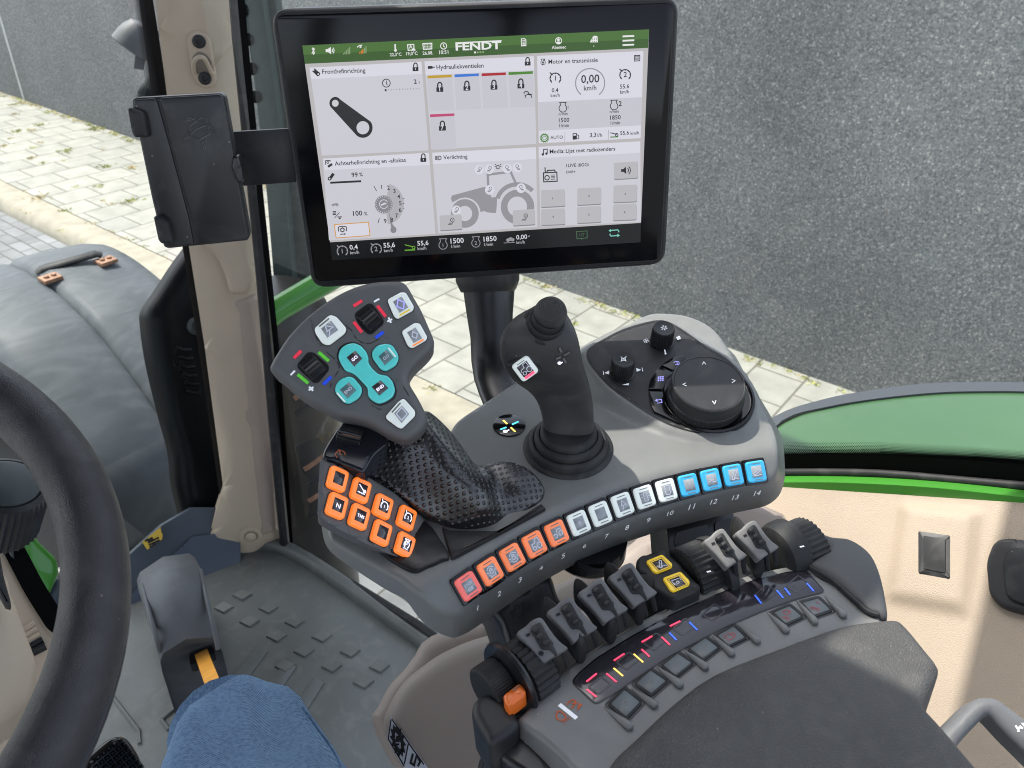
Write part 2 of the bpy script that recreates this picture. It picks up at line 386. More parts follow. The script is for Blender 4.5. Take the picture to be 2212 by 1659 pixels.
def bricks(name,c1,c2,mort,bw,rh,ms,loc,rotz=0,off=.5,freq=2):
    mt=mat(name,c1,.8,.3); N,L,b=nodes(mt); tc=N.new('ShaderNodeTexCoord'); mp=N.new('ShaderNodeMapping')
    mp.inputs['Location'].default_value=(*loc,0); mp.inputs['Rotation'].default_value=(0,0,rotz); L.new(tc.outputs['Object'],mp.inputs[0])
    br=N.new('ShaderNodeTexBrick'); br.offset=off; br.offset_frequency=freq
    for k,v in (('Scale',1),('Mortar Size',ms),('Mortar Smooth',.3),('Brick Width',bw),('Row Height',rh),('Bias',0)): br.inputs[k].default_value=v
    br.inputs['Color1'].default_value=(*c1,1); br.inputs['Color2'].default_value=(*c2,1); br.inputs['Mortar'].default_value=(*mort,1)
    L.new(mp.outputs[0],br.inputs['Vector'])
    no=N.new('ShaderNodeTexNoise'); no.inputs['Scale'].default_value=7; no.inputs['Detail'].default_value=8; L.new(tc.outputs['Object'],no.inputs['Vector'])
    r=N.new('ShaderNodeMapRange'); r.inputs[1].default_value=.3; r.inputs[2].default_value=.7; r.inputs[3].default_value=.84; r.inputs[4].default_value=1.12; L.new(no.outputs[0],r.inputs[0])
    s=N.new('ShaderNodeVectorMath'); s.operation='SCALE'; L.new(br.outputs[0],s.inputs[0]); L.new(r.outputs[0],s.inputs['Scale']); L.new(s.outputs[0],b.inputs['Base Color'])
    bp=N.new('ShaderNodeBump'); bp.invert=True; bp.inputs['Strength'].default_value=.7; bp.inputs['Distance'].default_value=.006; L.new(br.outputs['Fac'],bp.inputs['Height']); L.new(bp.outputs[0],b.inputs['Normal'])
    return mt
def sheet(name,x0,x1,y0,y1,z,mt,kind='structure'):
    bm=bmesh.new(); face(bm,[V((x0,y0,z)),V((x1,y0,z)),V((x1,y1,z)),V((x0,y1,z))]); o=fin(bm,name,mt,None,recalc=False); tag(o,kind=kind); return o
h=CAMH
XA,XB,XC,XD=1.04*h,1.066*h,1.143*h,1.752*h
# local displacement of sheets is left to bump; each lies a few mm above the one below
tag(sheet('road',XD-.05,260,-120,300,-.012,asphalt()),'grey speckled asphalt road surface beyond the pale pavement',None)
tag(sheet('pavement',XC,XD,-60,120,0,bricks('concrete_paving',(.325,.32,.285),(.275,.275,.25),(.15,.145,.125),.326,.288,.007,(-.2+.0,-.13))),'cream concrete slab pavement with weedy joints')
tag(sheet('yard',-200,XA,-120,300,-.1,bricks('grey_pavers',(.22,.225,.235),(.17,.175,.18),(.1,.1,.09),.21,.105,.006,(0,0),math.pi/2,.5,2)),'grey block paved yard in front of the kerb')
bm=bmesh.new()
prof=[(XA,-.12),(XA,-.085),(XA+.03,-.03),(XB,-.008),(XB+.02,0),(XC-.012,.004),(XC-.002,-.004),(XC-.002,-.12)]
loft(bm,[[V((x,y,z)) for x,z in prof] for y in (-60,-1,0,2,4,6,8,12,30,120)],cap=True)
tag(fin(bm,'kerb',mat('kerb_concrete',(.30,.275,.22),.8,.3,var=.15,vs=9)),kind='structure',label='long sandy concrete kerb between pavers and pavement')
wm=mat('aggregate_wall',(.2,.2,.2),.85,.2); N,L,b=nodes(wm); tc=N.new('ShaderNodeTexCoord')
def nz(s,d=4):
    n=N.new('ShaderNodeTexNoise'); n.inputs['Scale'].default_value=s; n.inputs['Detail'].default_value=d; L.new(tc.outputs['Object'],n.inputs['Vector']); return n.outputs[0]
vo=N.new('ShaderNodeTexVoronoi'); vo.inputs['Scale'].default_value=135; L.new(tc.outputs['Object'],vo.inputs['Vector'])
rp=N.new('ShaderNodeValToRGB'); ad=N.new('ShaderNodeMath'); ad.operation='MULTIPLY_ADD'; sc_=N.new('ShaderNodeSeparateColor'); L.new(vo.outputs['Color'],sc_.inputs[0])
L.new(nz(70,5),ad.inputs[0]); ad.inputs[1].default_value=1.5; L.new(sc_.outputs[0],ad.inputs[2]); mr=N.new('ShaderNodeMapRange'); mr.inputs[1].default_value=.35; mr.inputs[2].default_value=2.0; L.new(ad.outputs[0],mr.inputs[0]); L.new(mr.outputs[0],rp.inputs[0])
e=rp.color_ramp; e.elements[0].position=.05; e.elements[0].color=(.07,.074,.078,1); e.elements[1].position=.95; e.elements[1].color=(.34,.335,.31,1); x=e.elements.new(.55); x.color=(.145,.15,.15,1); x=e.elements.new(.8); x.color=(.19,.195,.19,1)
sv=N.new('ShaderNodeVectorMath'); sv.operation='SCALE'; m2=N.new('ShaderNodeMapRange'); m2.inputs[1].default_value=.3; m2.inputs[2].default_value=.7; m2.inputs[3].default_value=.85*WALLK; m2.inputs[4].default_value=1.15*WALLK; L.new(nz(1.1,5),m2.inputs[0]); L.new(rp.outputs[0],sv.inputs[0]); L.new(m2.outputs[0],sv.inputs['Scale']); L.new(sv.outputs[0],b.inputs['Base Color'])
bp=N.new('ShaderNodeBump'); bp.inputs['Strength'].default_value=.5; bp.inputs['Distance'].default_value=.004; L.new(nz(60,3),bp.inputs['Height']); L.new(bp.outputs[0],b.inputs['Normal'])
wt=thing('boundary_wall','rough grey speckled concrete wall along the far edge of the pale pavement','wall',(XD+.1,6,0))
bm=bmesh.new(); prism(bm,[V((XD,-14,2.3)),V((XD+.22,-14,2.3)),V((XD+.22,70,2.3)),V((XD,70,2.3))],V((0,0,1)),2.4,.01); fin(bm,'wall_panel',wm,wt)
wl=mat('pale_joint_and_spot',(.5,.5,.48),.7,var=.15,vs=30)
for y0,y1,z0,z1 in ((10.40,10.44,-.02,2.29),(8.70,8.80,1.30,1.47)):  # tall strip is the panel joint, the small one a pale spot
    bm=bmesh.new(); prism(bm,[V((XD-.003,y0,z0)),V((XD-.003,y1,z0)),V((XD-.003,y1,z1)),V((XD-.003,y0,z1))],V((-1,0,0)),.004,.001); fin(bm,'pale_joint_and_spot',wl,wt)
# weeds: tufts in the joints and along both pavement edges
gm=mat('weeds',(.42,.43,.15),.7,.2,var=.35,vs=3)
gm2=mat('dry_weeds',(.6,.5,.27),.8,.2,var=.3,vs=3)
bm=bmesh.new()
def tuft(x,y,s,k,mi):
    for _ in range(k):
        a=random.uniform(0,6.28); r=random.gauss(0,s*.55); px=x+math.cos(a)*r; py=y+math.sin(a)*r
        hh=random.uniform(.2,1)*s*.3; b=random.uniform(0,6.28); l=random.uniform(.3,1)*s*.7; w_=.0012+.012*s*random.random()
        d=V((math.cos(b),math.sin(b),0)); q=V((-d.y,d.x,0))*w_
        p=V((px,py,.001)); f=bm.faces.new([bm.verts.new(p-q),bm.verts.new(p+q),bm.verts.new(p+d*l*.6+q*.6+V((0,0,hh))),bm.verts.new(p+d*l+V((0,0,hh*.6)))]); f.material_index=mi
y=.1
while y<13:
    if random.random()<.8: tuft(XD-.02-abs(random.gauss(0,.025)),y,random.uniform(.02,.06),random.randint(10,26),0 if random.random()<.55 else 1)
    y+=random.uniform(.02,.07)
y=4
while y<13:
    if random.random()<.5: tuft(XC+random.gauss(0,.012),y,random.uniform(.02,.05),12,1 if random.random()<.7 else 0)
    if random.random()<.5: tuft(XA+random.gauss(0,.012),y,random.uniform(.02,.05),12,1 if random.random()<.7 else 0)
    y+=random.uniform(.05,.2)
Zp=Z(0,220,3.19)
for q,s in (((130,330),.09),((370,420),.12),((150,480),.13),((300,470),.1),((290,625),.08),((600,655),.13),((290,720),.1),((570,740),.06),((370,580),.07),((690,385),.1),((850,460),.16),((430,310),.09),((940,800),.12),((1190,805),.12),((885,970),.09),((1000,1130),.07),((1160,1110),.13),((920,1100),.06),((680,980),.06),((1150,570),.1),((930,640),.05),((380,765),.07),((40,610),.1),((130,240),.1),((210,225),.12),((90,545),.07),((590,1190),.1),((340,1080),.14)):
    p=on(Zp(*q),HZ(0)); tuft(p.x,p.y,s*.62,int(16+s*110),0 if random.random()<.45 else 1)
for q in ((1205,748),(1172,868),(1352,905),(1300,790),(1725,893),(1600,838),(930,840),(1050,770),(1240,700),(1380,790)): 
    p=on(q,HZ(0)); tuft(p.x,p.y,.05,30,0)
tag(fin(bm,'grass',[gm,gm2],recalc=False),kind='stuff',label='green and dry weeds growing in the pavement joints and edges',cat='weeds')
# ================================================================ TRACTOR OUTSIDE PARTS
# front fender
fn=thing('front_fender','large scuffed blue-grey plastic front wheel fender','fender',(1.0,2.3,.9))
pr=[(3.10,-1.75),(3.09,-1.5),(3.07,-1.30),(3.02,-1.225),(2.93,-1.195),(2.8,-1.188),(2.65,-1.205),(2.45,-1.265),(2.27,-1.375),(2.12,-1.51),(2.03,-1.67),(1.985,-1.88),(1.975,-2.1)]
pr=[(p.x,p.y) for p in cr([(a,b,0) for a,b in pr],5,False)]
bm=bmesh.new(); uvl=None; rings=[]
xs=[(.69,-.11),(.70,-.05),(.725,-.014),(.77,0),(.86,.006),(.965,.004),(.99,-.006),(1.0,-.02),(1.01,-.006),(1.04,.004),(1.15,0),(1.26,-.012),(1.315,-.03),(1.335,-.07),(1.34,-.13)]
n=len(pr)
for i,(y,z) in enumerate(pr):
    a=pr[max(i-1,0)]; b=pr[min(i+1,n-1)]; t=V((0,b[0]-a[0],b[1]-a[1])).normalized(); nn=V((0,t.z,-t.y))
    rings.append([V((x,y,z+CAMH))+nn*o for x,o in xs])
loft(bm,rings,0,False,False)
bmesh.ops.solidify(bm,geom=bm.faces[:],thickness=.006)
# scuffs via material
fm=m.fend; N,L,b=nodes(fm); tc=N.new('ShaderNodeTexCoord')
mp=N.new('ShaderNodeMapping'); mp.inputs['Rotation'].default_value=(0,0,.6); mp.inputs['Scale'].default_value=(3,9,3); L.new(tc.outputs['Object'],mp.inputs[0])
no=N.new('ShaderNodeTexNoise'); no.inputs['Scale'].default_value=1.3; no.inputs['Detail'].default_value=6; no.inputs['Distortion'].default_value=2.5; L.new(mp.outputs[0],no.inputs['Vector'])
rp=N.new('ShaderNodeValToRGB'); L.new(no.outputs[0],rp.inputs[0]); c=rp.color_ramp; c.elements[0].position=.40; c.elements[0].color=(0,0,0,1); c.elements[1].position=.72; c.elements[1].color=(1,1,1,1)
pv_=b.inputs['Base Color'].links[0].from_socket
mx=N.new('ShaderNodeMix'); mx.data_type='RGBA'; mm_=N.new('ShaderNodeMath'); mm_.operation='MULTIPLY'; mm_.inputs[1].default_value=.5; L.new(rp.outputs[0],mm_.inputs[0]); L.new(mm_.outputs[0],mx.inputs[0])
L.new(pv_,mx.inputs[6]); mx.inputs[7].default_value=(.3,.32,.335,1); L.new(mx.outputs[2],b.inputs['Base Color'])
fin(bm,'fender_shell',m.fend,fn,ang=75)
FT=(V((1,2.7,1.2)),V((0,-.14,.99)).normalized())
ftop=lambda q,z=-1.19: on(q,HZ(CAMH+z))
bm=bmesh.new(); a_=ftop(QF(250,160),-1.20); b_=ftop(QF(650,45),-1.18)
tube(bm,[a_+V((0,0,-.01)),a_+V((0,0,.004)),a_.lerp(b_,.06)+V((0,0,.012)),a_.lerp(b_,.94)+V((0,0,.012)),b_+V((0,0,.004)),b_+V((0,0,-.01))],.022,12,flat=.5,nrm=V((0,0,1)))
fin(bm,'rubber_handle',m.rub,fn)
for q in ((330,200),(690,88)):
    bm=bmesh.new(); c_=ftop(QF(*q),-1.195); prism(bm,[c_+V((x,y,.012)) for x,y in ((-.03,-.026),(.03,-.026),(.03,.026),(-.03,.026))],V((0,0,1)),.012,.002)
    for dx in (-.012,.013): lathe(bm,c_+V((dx,0,.012)),V((0,0,1)),[(.009,0),(.009,.005),(.007,.007)],10)
    fin(bm,'bolt_plate',m.rust,fn)
bm=bmesh.new(); c0=ftop(QF(695,285),-1.32); pls=(c0,V((0,-.45,.89)).normalized()); prism(bm,rc(ons(zz(QF,[(610,290),(760,262),(775,282),(640,318)]),pls,.01),.012),pls[1],.02,.002); fin(bm,'slot_plate',m.dgrey,fn)
# green hood and dark machinery under it
hd=thing('engine_hood','green engine hood side seen behind the steering wheel','hood',(.35,2,1))
P=(at((130,1230),1.9),V((.25,-.8,.55)).normalized())
pillow('hood_panel',rc(ons(zz(QL,[(60,130),(140,55),(200,95),(270,180),(345,250),(392,300),(408,390),(330,560),(300,560),(180,380)]),P),.015),P,.25,.02,m.green,hd,.02)
P2_=up(P,-.02)
pillow('hood_skirt',rc(ons(zz(QL,[(408,390),(440,500),(420,760),(330,700),(290,560),(340,480)]),P2_),.02),P2_,.25,.02,m.blueg,hd,.03)
chs=thing('chassis','dark engine block, chassis and front wheel below the hood','chassis',(.2,2.5,.9))
bm=bmesh.new(); prism(bm,[V((x,y,CAMH-1.45)) for x,y in ((-.35,1.6),(.66,1.62),(.66,3.6),(-.35,3.6))],V((0,0,1)),.7,.03); fin(bm,'engine_block',m.housing,chs)
bm=bmesh.new(); lathe(bm,V((1.0,2.8,.5)),V((1,0,0)),[(.2,-.26),(.44,-.24),(.5,-.2),(.5,.2),(.44,.24),(.2,.26)],48,teeth={2:.03,3:.03}); fin(bm,'tyre',m.rub,chs)
# exterior housing beside the pillar (exhaust guard)
hs=thing('pillar_housing','glossy dark moulded housing with louvres outside the windscreen','housing',at((400,900),2.1))
P=(at((400,900),1.95),V((-.1,-.93,.35)).normalized())
hp=cr(ons([(408,548),(352,632),(326,672),(324,705),(336,790),(362,900),(384,985),(392,1060),(415,1150),(430,1195),(520,1230),(520,600),(440,530)],P),5)
pillow('housing_shell',hp,P,.03,.035,m.housing,hs,.02)
for k in range(6):
    bm=bmesh.new(); q=QF(1140+k*14,640+k*55); q2=QF(1235+k*12,655+k*55)
    tube(bm,[on(q,P,.004),on(((q[0]+q2[0])/2,(q[1]+q2[1])/2+3),P,.004),on(q2,P,.004)],.009,8,flat=.5); fin(bm,'louvre',m.ink,hs)
bm=bmesh.new(); lathe(bm,on(QF(1265,500),P,-.0),P[1],[(.02,0),(.02,.006),(.012,.01),(.012,.004)],20); fin(bm,'bolt',m.dgrey,hs)
# work lamp, arm and hose
wl_=thing('work_lamp','small round silver-grey lamp housing on an arm outside the windscreen','lamp',at((290,85),2.6))
c_=at(Q1(872,262),2.6); ax=(ray(Q1(860,250))*.35+V((-.6,-.1,-.5))).normalized()
bm=bmesh.new(); lathe(bm,c_,ax,[(.015,-.05),(.034,-.043),(.045,-.02),(.049,0),(.051,.025),(.046,.028),(.043,.015)],24); fin(bm,'lamp_housing',m.cover,wl_)
c_=at(Q1(930,270),2.6); bm=bmesh.new(); lathe(bm,c_,ax,[(.015,-.05),(.026,-.04),(.03,.03),(.025,.035)],20); fin(bm,'lamp_socket',m.cover,wl_)
bm=bmesh.new(); pl=(at(Q1(900,390),2.6),V((-.5,-.8,.1)).normalized()); prism(bm,ons(zz(Q1,[(878,320),(955,300),(930,455),(865,445)]),pl),pl[1],.02,.003); fin(bm,'bracket',m.cover,wl_)
bm=bmesh.new(); pa=cr([at(Q1(*q),2.3) for q in ((1080,440),(1045,520),(985,590),(960,640),(930,720))],14,False); tube(bm,pa,[.026+.004*(i%2) for i in range(len(pa))],12); o=fin(bm,'corrugated_hose',m.dgrey); tag(o,'grey corrugated hose running down beside the pillar','hose')
# bracket strips seen through the side glass top
P=(at((560,120),1.9),V((-.85,-.5,.05)).normalized())
dm=thing('door_frame','dark green-grey door frame strip with round holes beside the pillar','frame',at((560,120),1.9))
bm=bmesh.new(); prism(bm,ons([(520,-30),(562,-30),(600,250),(618,430),(640,680),(598,690),(575,420),(548,180)],P),P[1],.03,.004); fin(bm,'frame_strip',mat('frame_teal',(.035,.055,.052),.4,.4),dm)
for q in ((1395,130),(1455,510),(1510,890),(1565,1255)):
    bm=bmesh.new(); lathe(bm,on(QP(*q),P,.001),P[1],[(.013,0),(.013,.002),(.009,.004)],20); fin(bm,'hole_plug',m.housing,dm)
bm=bmesh.new(); P3=up(P,-.04); prism(bm,ons([(556,-30),(592,-30),(640,330),(672,500),(700,760),(612,760),(590,330)],P3),P3[1],.03,.004); fin(bm,'outer_frame_and_reflection',m.dgrey,dm)  # frame strip, widened lower down as a dark stand-in for glass reflections
bm=bmesh.new(); lathe(bm,on(QP(1850,1590),P3,.002),P[1],[(.01,0),(.01,.004),(.006,.006)],16); fin(bm,'bolt',m.metal,dm)
# exhaust with shield and green grab tube
ex=thing('exhaust_stack','vertical brown-grey exhaust shield with slots outside the side window','exhaust',(1.1,1.42,.9))
c_=at((640,1000),2.15); c_.z=0
bm=bmesh.new(); lathe(bm,c_+V((0,0,.15)),V((0,0,1)),[(.125,0),(.13,.9),(.128,1.3),(.12,1.4),(.09,1.44)],48); fin(bm,'heat_shield',m.chrome,ex)
dirc=(CAM-c_); dirc.z=0; dirc.normalize(); sd=V((-dirc.y,dirc.x,0))
for j,(z0,mt) in enumerate([(1.02+.05*k,m.ink) for k in range(4)]+[(1.33+.045*k,m.ink) for k in range(4)]):
    bm=bmesh.new(); pts=[c_+(dirc*math.cos(t)+sd*math.sin(t))*.1285+V((0,0,z0+.05*math.sin(t))) for t in [x*.12 for x in range(1,10)]]
    tube(bm,pts,.008,8,flat=.6); fin(bm,'slot',m.rust if j%2 else m.ink,ex)
bm=bmesh.new(); tube(bm,[at(q,1.72) for q in ((560,700),(600,668),(690,615),(760,575))],.026,14); o=fin(bm,'grab_tube',m.green); tag(o,'green painted tube crossing behind the screen corner','tube')
# dark panel with warning decal
rp_=thing('side_step_panel','blue-grey lower panel with a yellow hand warning decal','panel',at((400,1200),1.9))
P=(at((400,1180),1.95),V((-.25,-.75,.6)).normalized())
bm=bmesh.new(); prism(bm,ons(zz(QL,[(740,360),(1050,80),(1240,-30),(1560,-30),(1560,360),(1330,360),(1100,560),(760,680)]),P),P[1],.05,.006); fin(bm,'panel',m.blueg,rp_)
bm=bmesh.new(); prism(bm,ons(zz(QL,[(760,620),(1250,160),(1560,120),(1560,420),(900,640),(780,700)]),P,.012),P[1],.01,.003); fin(bm,'ridge',mat('blue_grey_ridge',(.05,.065,.095),.4,.4),rp_)
bm=bmesh.new(); dp=ons(zz(QL,[(920,195),(1040,98),(1045,130),(1055,150),(1048,180),(1015,195),(955,245)]),P,.016); face(bm,dp,0)
for a,b in (((960,200),(1030,165)),((965,215),(1035,182)),((970,230),(1010,205)),((940,190),(960,175)),((945,180),(985,185))): stroke(bm,ons(zz(QL,[a,b]),P,.017),.004,P[1],1)
face(bm,ons(zz(QL,[(950,180),(985,160),(1000,185),(965,205)]),P,.0168),1)
fin(bm,'warning_decal',[m.decal,m.ink],rp_,recalc=False)
bm=bmesh.new(); lathe(bm,on(QL(1332,200),P,.003),P[1],[(.016,0),(.016,.004),(.011,.007),(.01,.003)],20); fin(bm,'bolt',m.blueg,rp_)
bm=bmesh.new(); P4=(at((345,1140),2.3),P[1]); prism(bm,ons(zz(QL,[(740,60),(830,230),(760,330),(700,330)]),P4),P4[1],.02); o=fin(bm,'red_reflector',mat('dull_red',(.2,.01,.02),.4)); tag(o,'dull red plate glimpsed beside the steering wheel','reflector')
# ================================================================ CAB SHELL
# pillar
pi=thing('cab_pillar','beige plastic front pillar trim rising from the floor','pillar',(.75,1.3,CAMH-1.33))
P=(V((.75,1.28,1.7)),V((-.62,-.78,.05)).normalized())
po=ons([(322,-60),(502,-60),(512,80),(543,400),(561,600),(585,900),(600,1080),(607,1160),(596,1195),(545,1212),(480,1225),(452,1228),(443,1215),(452,1160),(478,1080),(480,1060),(440,760),(402,520),(362,250),(338,60)],P)
pillow('pillar_trim',po,P,.05,.022,m.beige,pi,.02)
P=up(P,.0)
pillow('raised_casing',rc(ons([(425,520),(520,455),(545,480),(556,600),(540,640),(495,640),(487,600),(470,560)],P,.02),.015),up(P,.02),.03,.012,m.beige,pi,.012)
pillow('recess_panel',rc(ons([(505,650),(556,640),(585,960),(595,1150),(560,1160),(530,900)],P,.004),.01),up(P,.004),.012,.008,mat('beige_inner',(.40,.32,.265),.5,.35,var=.05,vs=9),pi,.015)
bm=bmesh.new(); lathe(bm,on((542,1157),P,.0),P[1],[(.028,-.004),(.026,.003),(.016,.004),(.012,.0),(.012,.006),(.006,.010)],28); fin(bm,'screw_cap',m.beige,pi)
slab('hook_recess_shade',rc(ons(zz(QP,[(735,800),(745,730),(800,672),(860,668),(930,710),(985,790),(1000,860),(1000,950),(780,960),(745,880)]),P,.0066),.006),P[1],.001,mat('beige_recess_shade',(.2,.165,.13),.6),pi,.0003)  # thin darker slab: the shade inside the hook recess, put in as colour
hk=pillow('coat_hook',ons(zz(QP,cr([(670,560),(690,450),(760,405),(850,408),(940,460),(985,540),(1010,700),(1050,950),(1055,1050),(1020,1110),(960,1145),(870,1130),(790,1070),(745,980),(715,830)],4) and [(q.x,q.y) for q in cr([(670,560,0),(690,450,0),(760,405,0),(850,408,0),(940,460,0),(985,540,0),(1010,700,0),(1050,950,0),(1055,1050,0),(1020,1110,0),(960,1145,0),(870,1130,0),(790,1070,0),(745,980,0),(715,830,0)],3)]),P,.006),up(P,.006),.012,.004,m.beige,pi,.006)
bm=bmesh.new(); tube(bm,cr([on(QP(*q),P,o) for q,o in (((770,950),.008),((755,860),.022),((775,780),.034),((830,742),.038),((890,755),.036),((940,830),.026),((985,930),.014),((1010,940),.01),((1010,850),.01))],4,False),.0035,10); fin(bm,'hook_arm',m.beige,hk)
for q in ((828,540),(903,1015)):
    bm=bmesh.new(); lathe(bm,on(QP(*q),P,.0075),P[1],[(.0105,-.004),(.0105,.0005),(.008,.002),(.0045,.002),(.004,-.001)],20); fin(bm,'screw',m.black,hk)
# seals
bm=bmesh.new(); sl_=[(506,-60),(516,80),(547,400),(566,600),(590,900),(606,1080),(616,1180)]; Ps=(V((.785,1.2,1.7)),V((-.8,-.6,0)).normalized())
tube(bm,ons(sl_,Ps),.011,8); fin(bm,'rubber_seal',m.black,pi)
# glass: thin panes that mirror a little of the cab
def glassmat(name,tint=(.93,.97,.95),ior=1.5):
    mt=bpy.data.materials.new(name); mt.use_nodes=True; t=mt.node_tree; N,L=t.nodes,t.links
    for q in list(N): N.remove(q)
    o=N.new('ShaderNodeOutputMaterial'); tr=N.new('ShaderNodeBsdfTransparent'); tr.inputs[0].default_value=(*tint,1)
    gl=N.new('ShaderNodeBsdfGlossy'); gl.inputs['Roughness'].default_value=.0; fr=N.new('ShaderNodeFresnel'); fr.inputs[0].default_value=ior
    mx=N.new('ShaderNodeMixShader'); L.new(fr.outputs[0],mx.inputs[0]); L.new(tr.outputs[0],mx.inputs[1]); L.new(gl.outputs[0],mx.inputs[2]); L.new(mx.outputs[0],o.inputs[0]); return mt
m.glass=glassmat('window_glass',ior=1.42); m.wglass=glassmat('windscreen_glass',ior=1.14)
WX=.8
sg=thing('side_window','clear right side window glass with dotted black edge','window',(WX,.3,1.6))
bm=bmesh.new(); yz=[(1.23,.9),(1.23,-1.33),(.55,-1.33),(.33,-.82),(.24,-.62),(.17,-.575),(0,-.505),(-.2,-.45),(-.6,-.42),(-.6,.9)]
face(bm,[V((WX,y,z+CAMH)) for y,z in yz]); fin(bm,'pane',m.glass,sg,recalc=False)
ws=thing('windscreen','curved front windscreen glass with dotted frit edge','window',(.1,1.5,1.6))
bm=bmesh.new(); loft(bm,[[V((.745-.02*k**1.0*1.0 if k==0 else .745-.19*k,1.36+.05*math.sin(k/7*3)*k**.5+dy,z)) for z,dy in ((CAMH+.9,-.15),(CAMH-.2,0),(CAMH-1.4,.12))] for k in range(8)],cap=False,closed=False); fin(bm,'pane',m.wglass,ws,recalc=False)
# frit dots
def dots(name,rows,pl,parent,mt):
    bm=bmesh.new()
    for a,b,cnt,r in rows:
        A=on(a,pl); B=on(b,pl); x,y=frame(pl[1])
        for i in range(cnt):
            c=A.lerp(B,i/(cnt-1)); face(bm,[c+x*r*math.cos(t)+y*r*math.sin(t) for t in (0,1.047,2.094,3.14,4.19,5.24)])
    fin(bm,name,mt,parent,recalc=False)
Pw=(V((.75,1.345,1.7)),V((-.1,-1,0)).normalized())
rows=[]
for j in range(10):
    o=-5-j*3.1; rows.append(((322+o,-8+(j%2)*1.8),(384+o,430+(j%2)*1.8),122,.0026*(1-j*.075)))
dots('frit_dots',rows,Pw,ws,m.ink)
bm=bmesh.new(); stroke(bm,ons([(320,-20),(338,90),(362,250),(388,430)],Pw,.0005),.011,Pw[1]); stroke(bm,ons([(385,420),(410,560),(445,790),(484,1070)],Pw,.0005),.02,Pw[1]); fin(bm,'frit_edge',m.ink,ws,recalc=False)
Pg=(V((WX-.002,0,0)),V((-1,0,0)))
top=[(1670,981),(1760,979),(1900,980),(2046,988),(2100,991),(2230,1001)]; bot=[(1670,1016),(1760,1015),(1900,1018),(2046,1029),(2100,1033),(2230,1045)]
rows=[]
for j in range(9):
    f=j*3.0-24; r=.0004+.00010*j; o=(j%2)*1.9
    A=[(u+o,v+f) for u,v in top]
    for a,b in zip(A,A[1:]): rows.append((a,b,max(2,int((b[0]-a[0])/3.8)),r))
dots('frit_dots',rows,Pg,sg,m.frit)
bm=bmesh.new(); T=ons(cr([(u,v,0) for u,v in top],1,False) and top,Pg); B_=ons(bot,Pg)
for i in range(len(T)-1): face(bm,[T[i],B_[i],B_[i+1],T[i+1]])
stroke(bm,ons([(518,-30),(534,150),(562,420),(598,760),(628,1180)],Pg),.018,Pg[1])
fin(bm,'frit_edge',m.frit,sg,recalc=False)
bm=bmesh.new(); tube(bm,cr(ons([(1640,1021),(1760,1020),(1900,1023),(2046,1035),(2100,1040),(2240,1052)],Pg,.004),6,False),.0045,10); fin(bm,'rubber_seal',m.rub,sg)
bm=bmesh.new(); tube(bm,ons([(612,1178),(760,1262),(905,1352),(1000,1420)],Pg,.006),.01,8); fin(bm,'rubber_seal',m.rub,sg)
# rear fender outside (green with grey lip)
rf=thing('rear_fender','green rear wheel fender with grey lip outside the side window','fender',(1.1,.1,1.7))
P=HZ(CAMH-.60)
go=[(1560,1010),(1690,904),(1790,872),(1900,853),(2020,842),(2120,839),(2240,841),(2420,860),(2420,1120),(2240,1085),(2000,1050),(1800,1045)]
yo=[(1560,1000),(1672,900),(1780,862),(1880,843),(1990,829),(2100,825),(2240,827),(2440,845),(2440,900),(2240,850),(2000,850),(1700,925)]
hfr=lambda p:-(max(0,p.y-.05))**2*.9
pillow('fender_skin',cr(ons(go,P),3),P,.05,.012,m.green2,rf,.03)
bm=bmesh.new(); c1=cr(ons([(1560,1000),(1672,900),(1780,862),(1880,843),(1990,829),(2100,825),(2240,827),(2440,845)],P,-.005),4,False); c2=cr(ons([(1600,1010),(1690,908),(1790,878),(1900,860),(2020,848),(2120,845),(2240,847),(2440,866)],P,.003),4,False)
loft(bm,[[a,b,b-V((0,0,.05)),a-V((0,0,.05))] for a,b in zip(c1,c2)]); fin(bm,'fender_lip',mat('lip_grey',(.055,.06,.07),.5,.35),rf)
# inner trim: green strip and leather-grained panel
tr_=thing('wheel_arch_panel','beige grained wheel arch panel with a green painted edge','panel',(.75,0,1.7))
edge=[(1600,1043),(1700,1042),(1790,1042),(1900,1046),(2010,1053),(2120,1064),(2240,1078)]
ge=[(1600,1027),(1700,1026),(1790,1026),(1900,1029),(2010,1036),(2120,1046),(2240,1060)]
_t=(on((2180,1070),Pg)-on((1720,1042),Pg)).normalized(); _n=V((-.60,0,.80)); _n=(_n-_t*_n.dot(_t)).normalized(); PX=(on((1900,1046),Pg,.022),_n)
bm=bmesh.new(); A=cr(ons(ge,Pg,.004),3,False); B_=cr(ons(edge,Pg,.030),3,False)
loft(bm,[[a,b,b-V((0,0,.012)),a-V((0,0,.02))] for a,b in zip(A,B_)]); fin(bm,'green_edge',m.green,tr_)
bo=ons([(1500,1046),(1600,1042)]+[(u,v-5) for u,v in edge[1:]]+[(2500,1150),(2500,1900),(1500,1900),(1150,1700),(1150,1150),(1350,1100)],PX)
bumpc=on(QX(1490,1600),PX); c1_=on(QX(1320,1360),PX); c2_=on(QX(1680,1400),PX); ax1=(c2_-c1_).normalized(); ax2=PX[1].cross(ax1)
def hpan(p):
    d=p-bumpc; a,b=abs(d.dot(ax1)),abs(d.dot(ax2)); q=max((a-.027)/.013,(b-.042)/.013)
    h=.006*max(0,min(1,1-q)); h=h*h*(3-2*h/.006)/.006 if h>0 else 0
    e=(p-vc).dot(vx),(p-vc).dot(vy); q2=max((abs(e[0])-.075)/.012,(abs(e[1])-.06)/.012)
    g=max(0,min(1,1-q2)); return h
vc=on(QX(2400,1700),PX); vx=(on(QX(2900,1900),PX)-vc).normalized(); vy=PX[1].cross(vx)
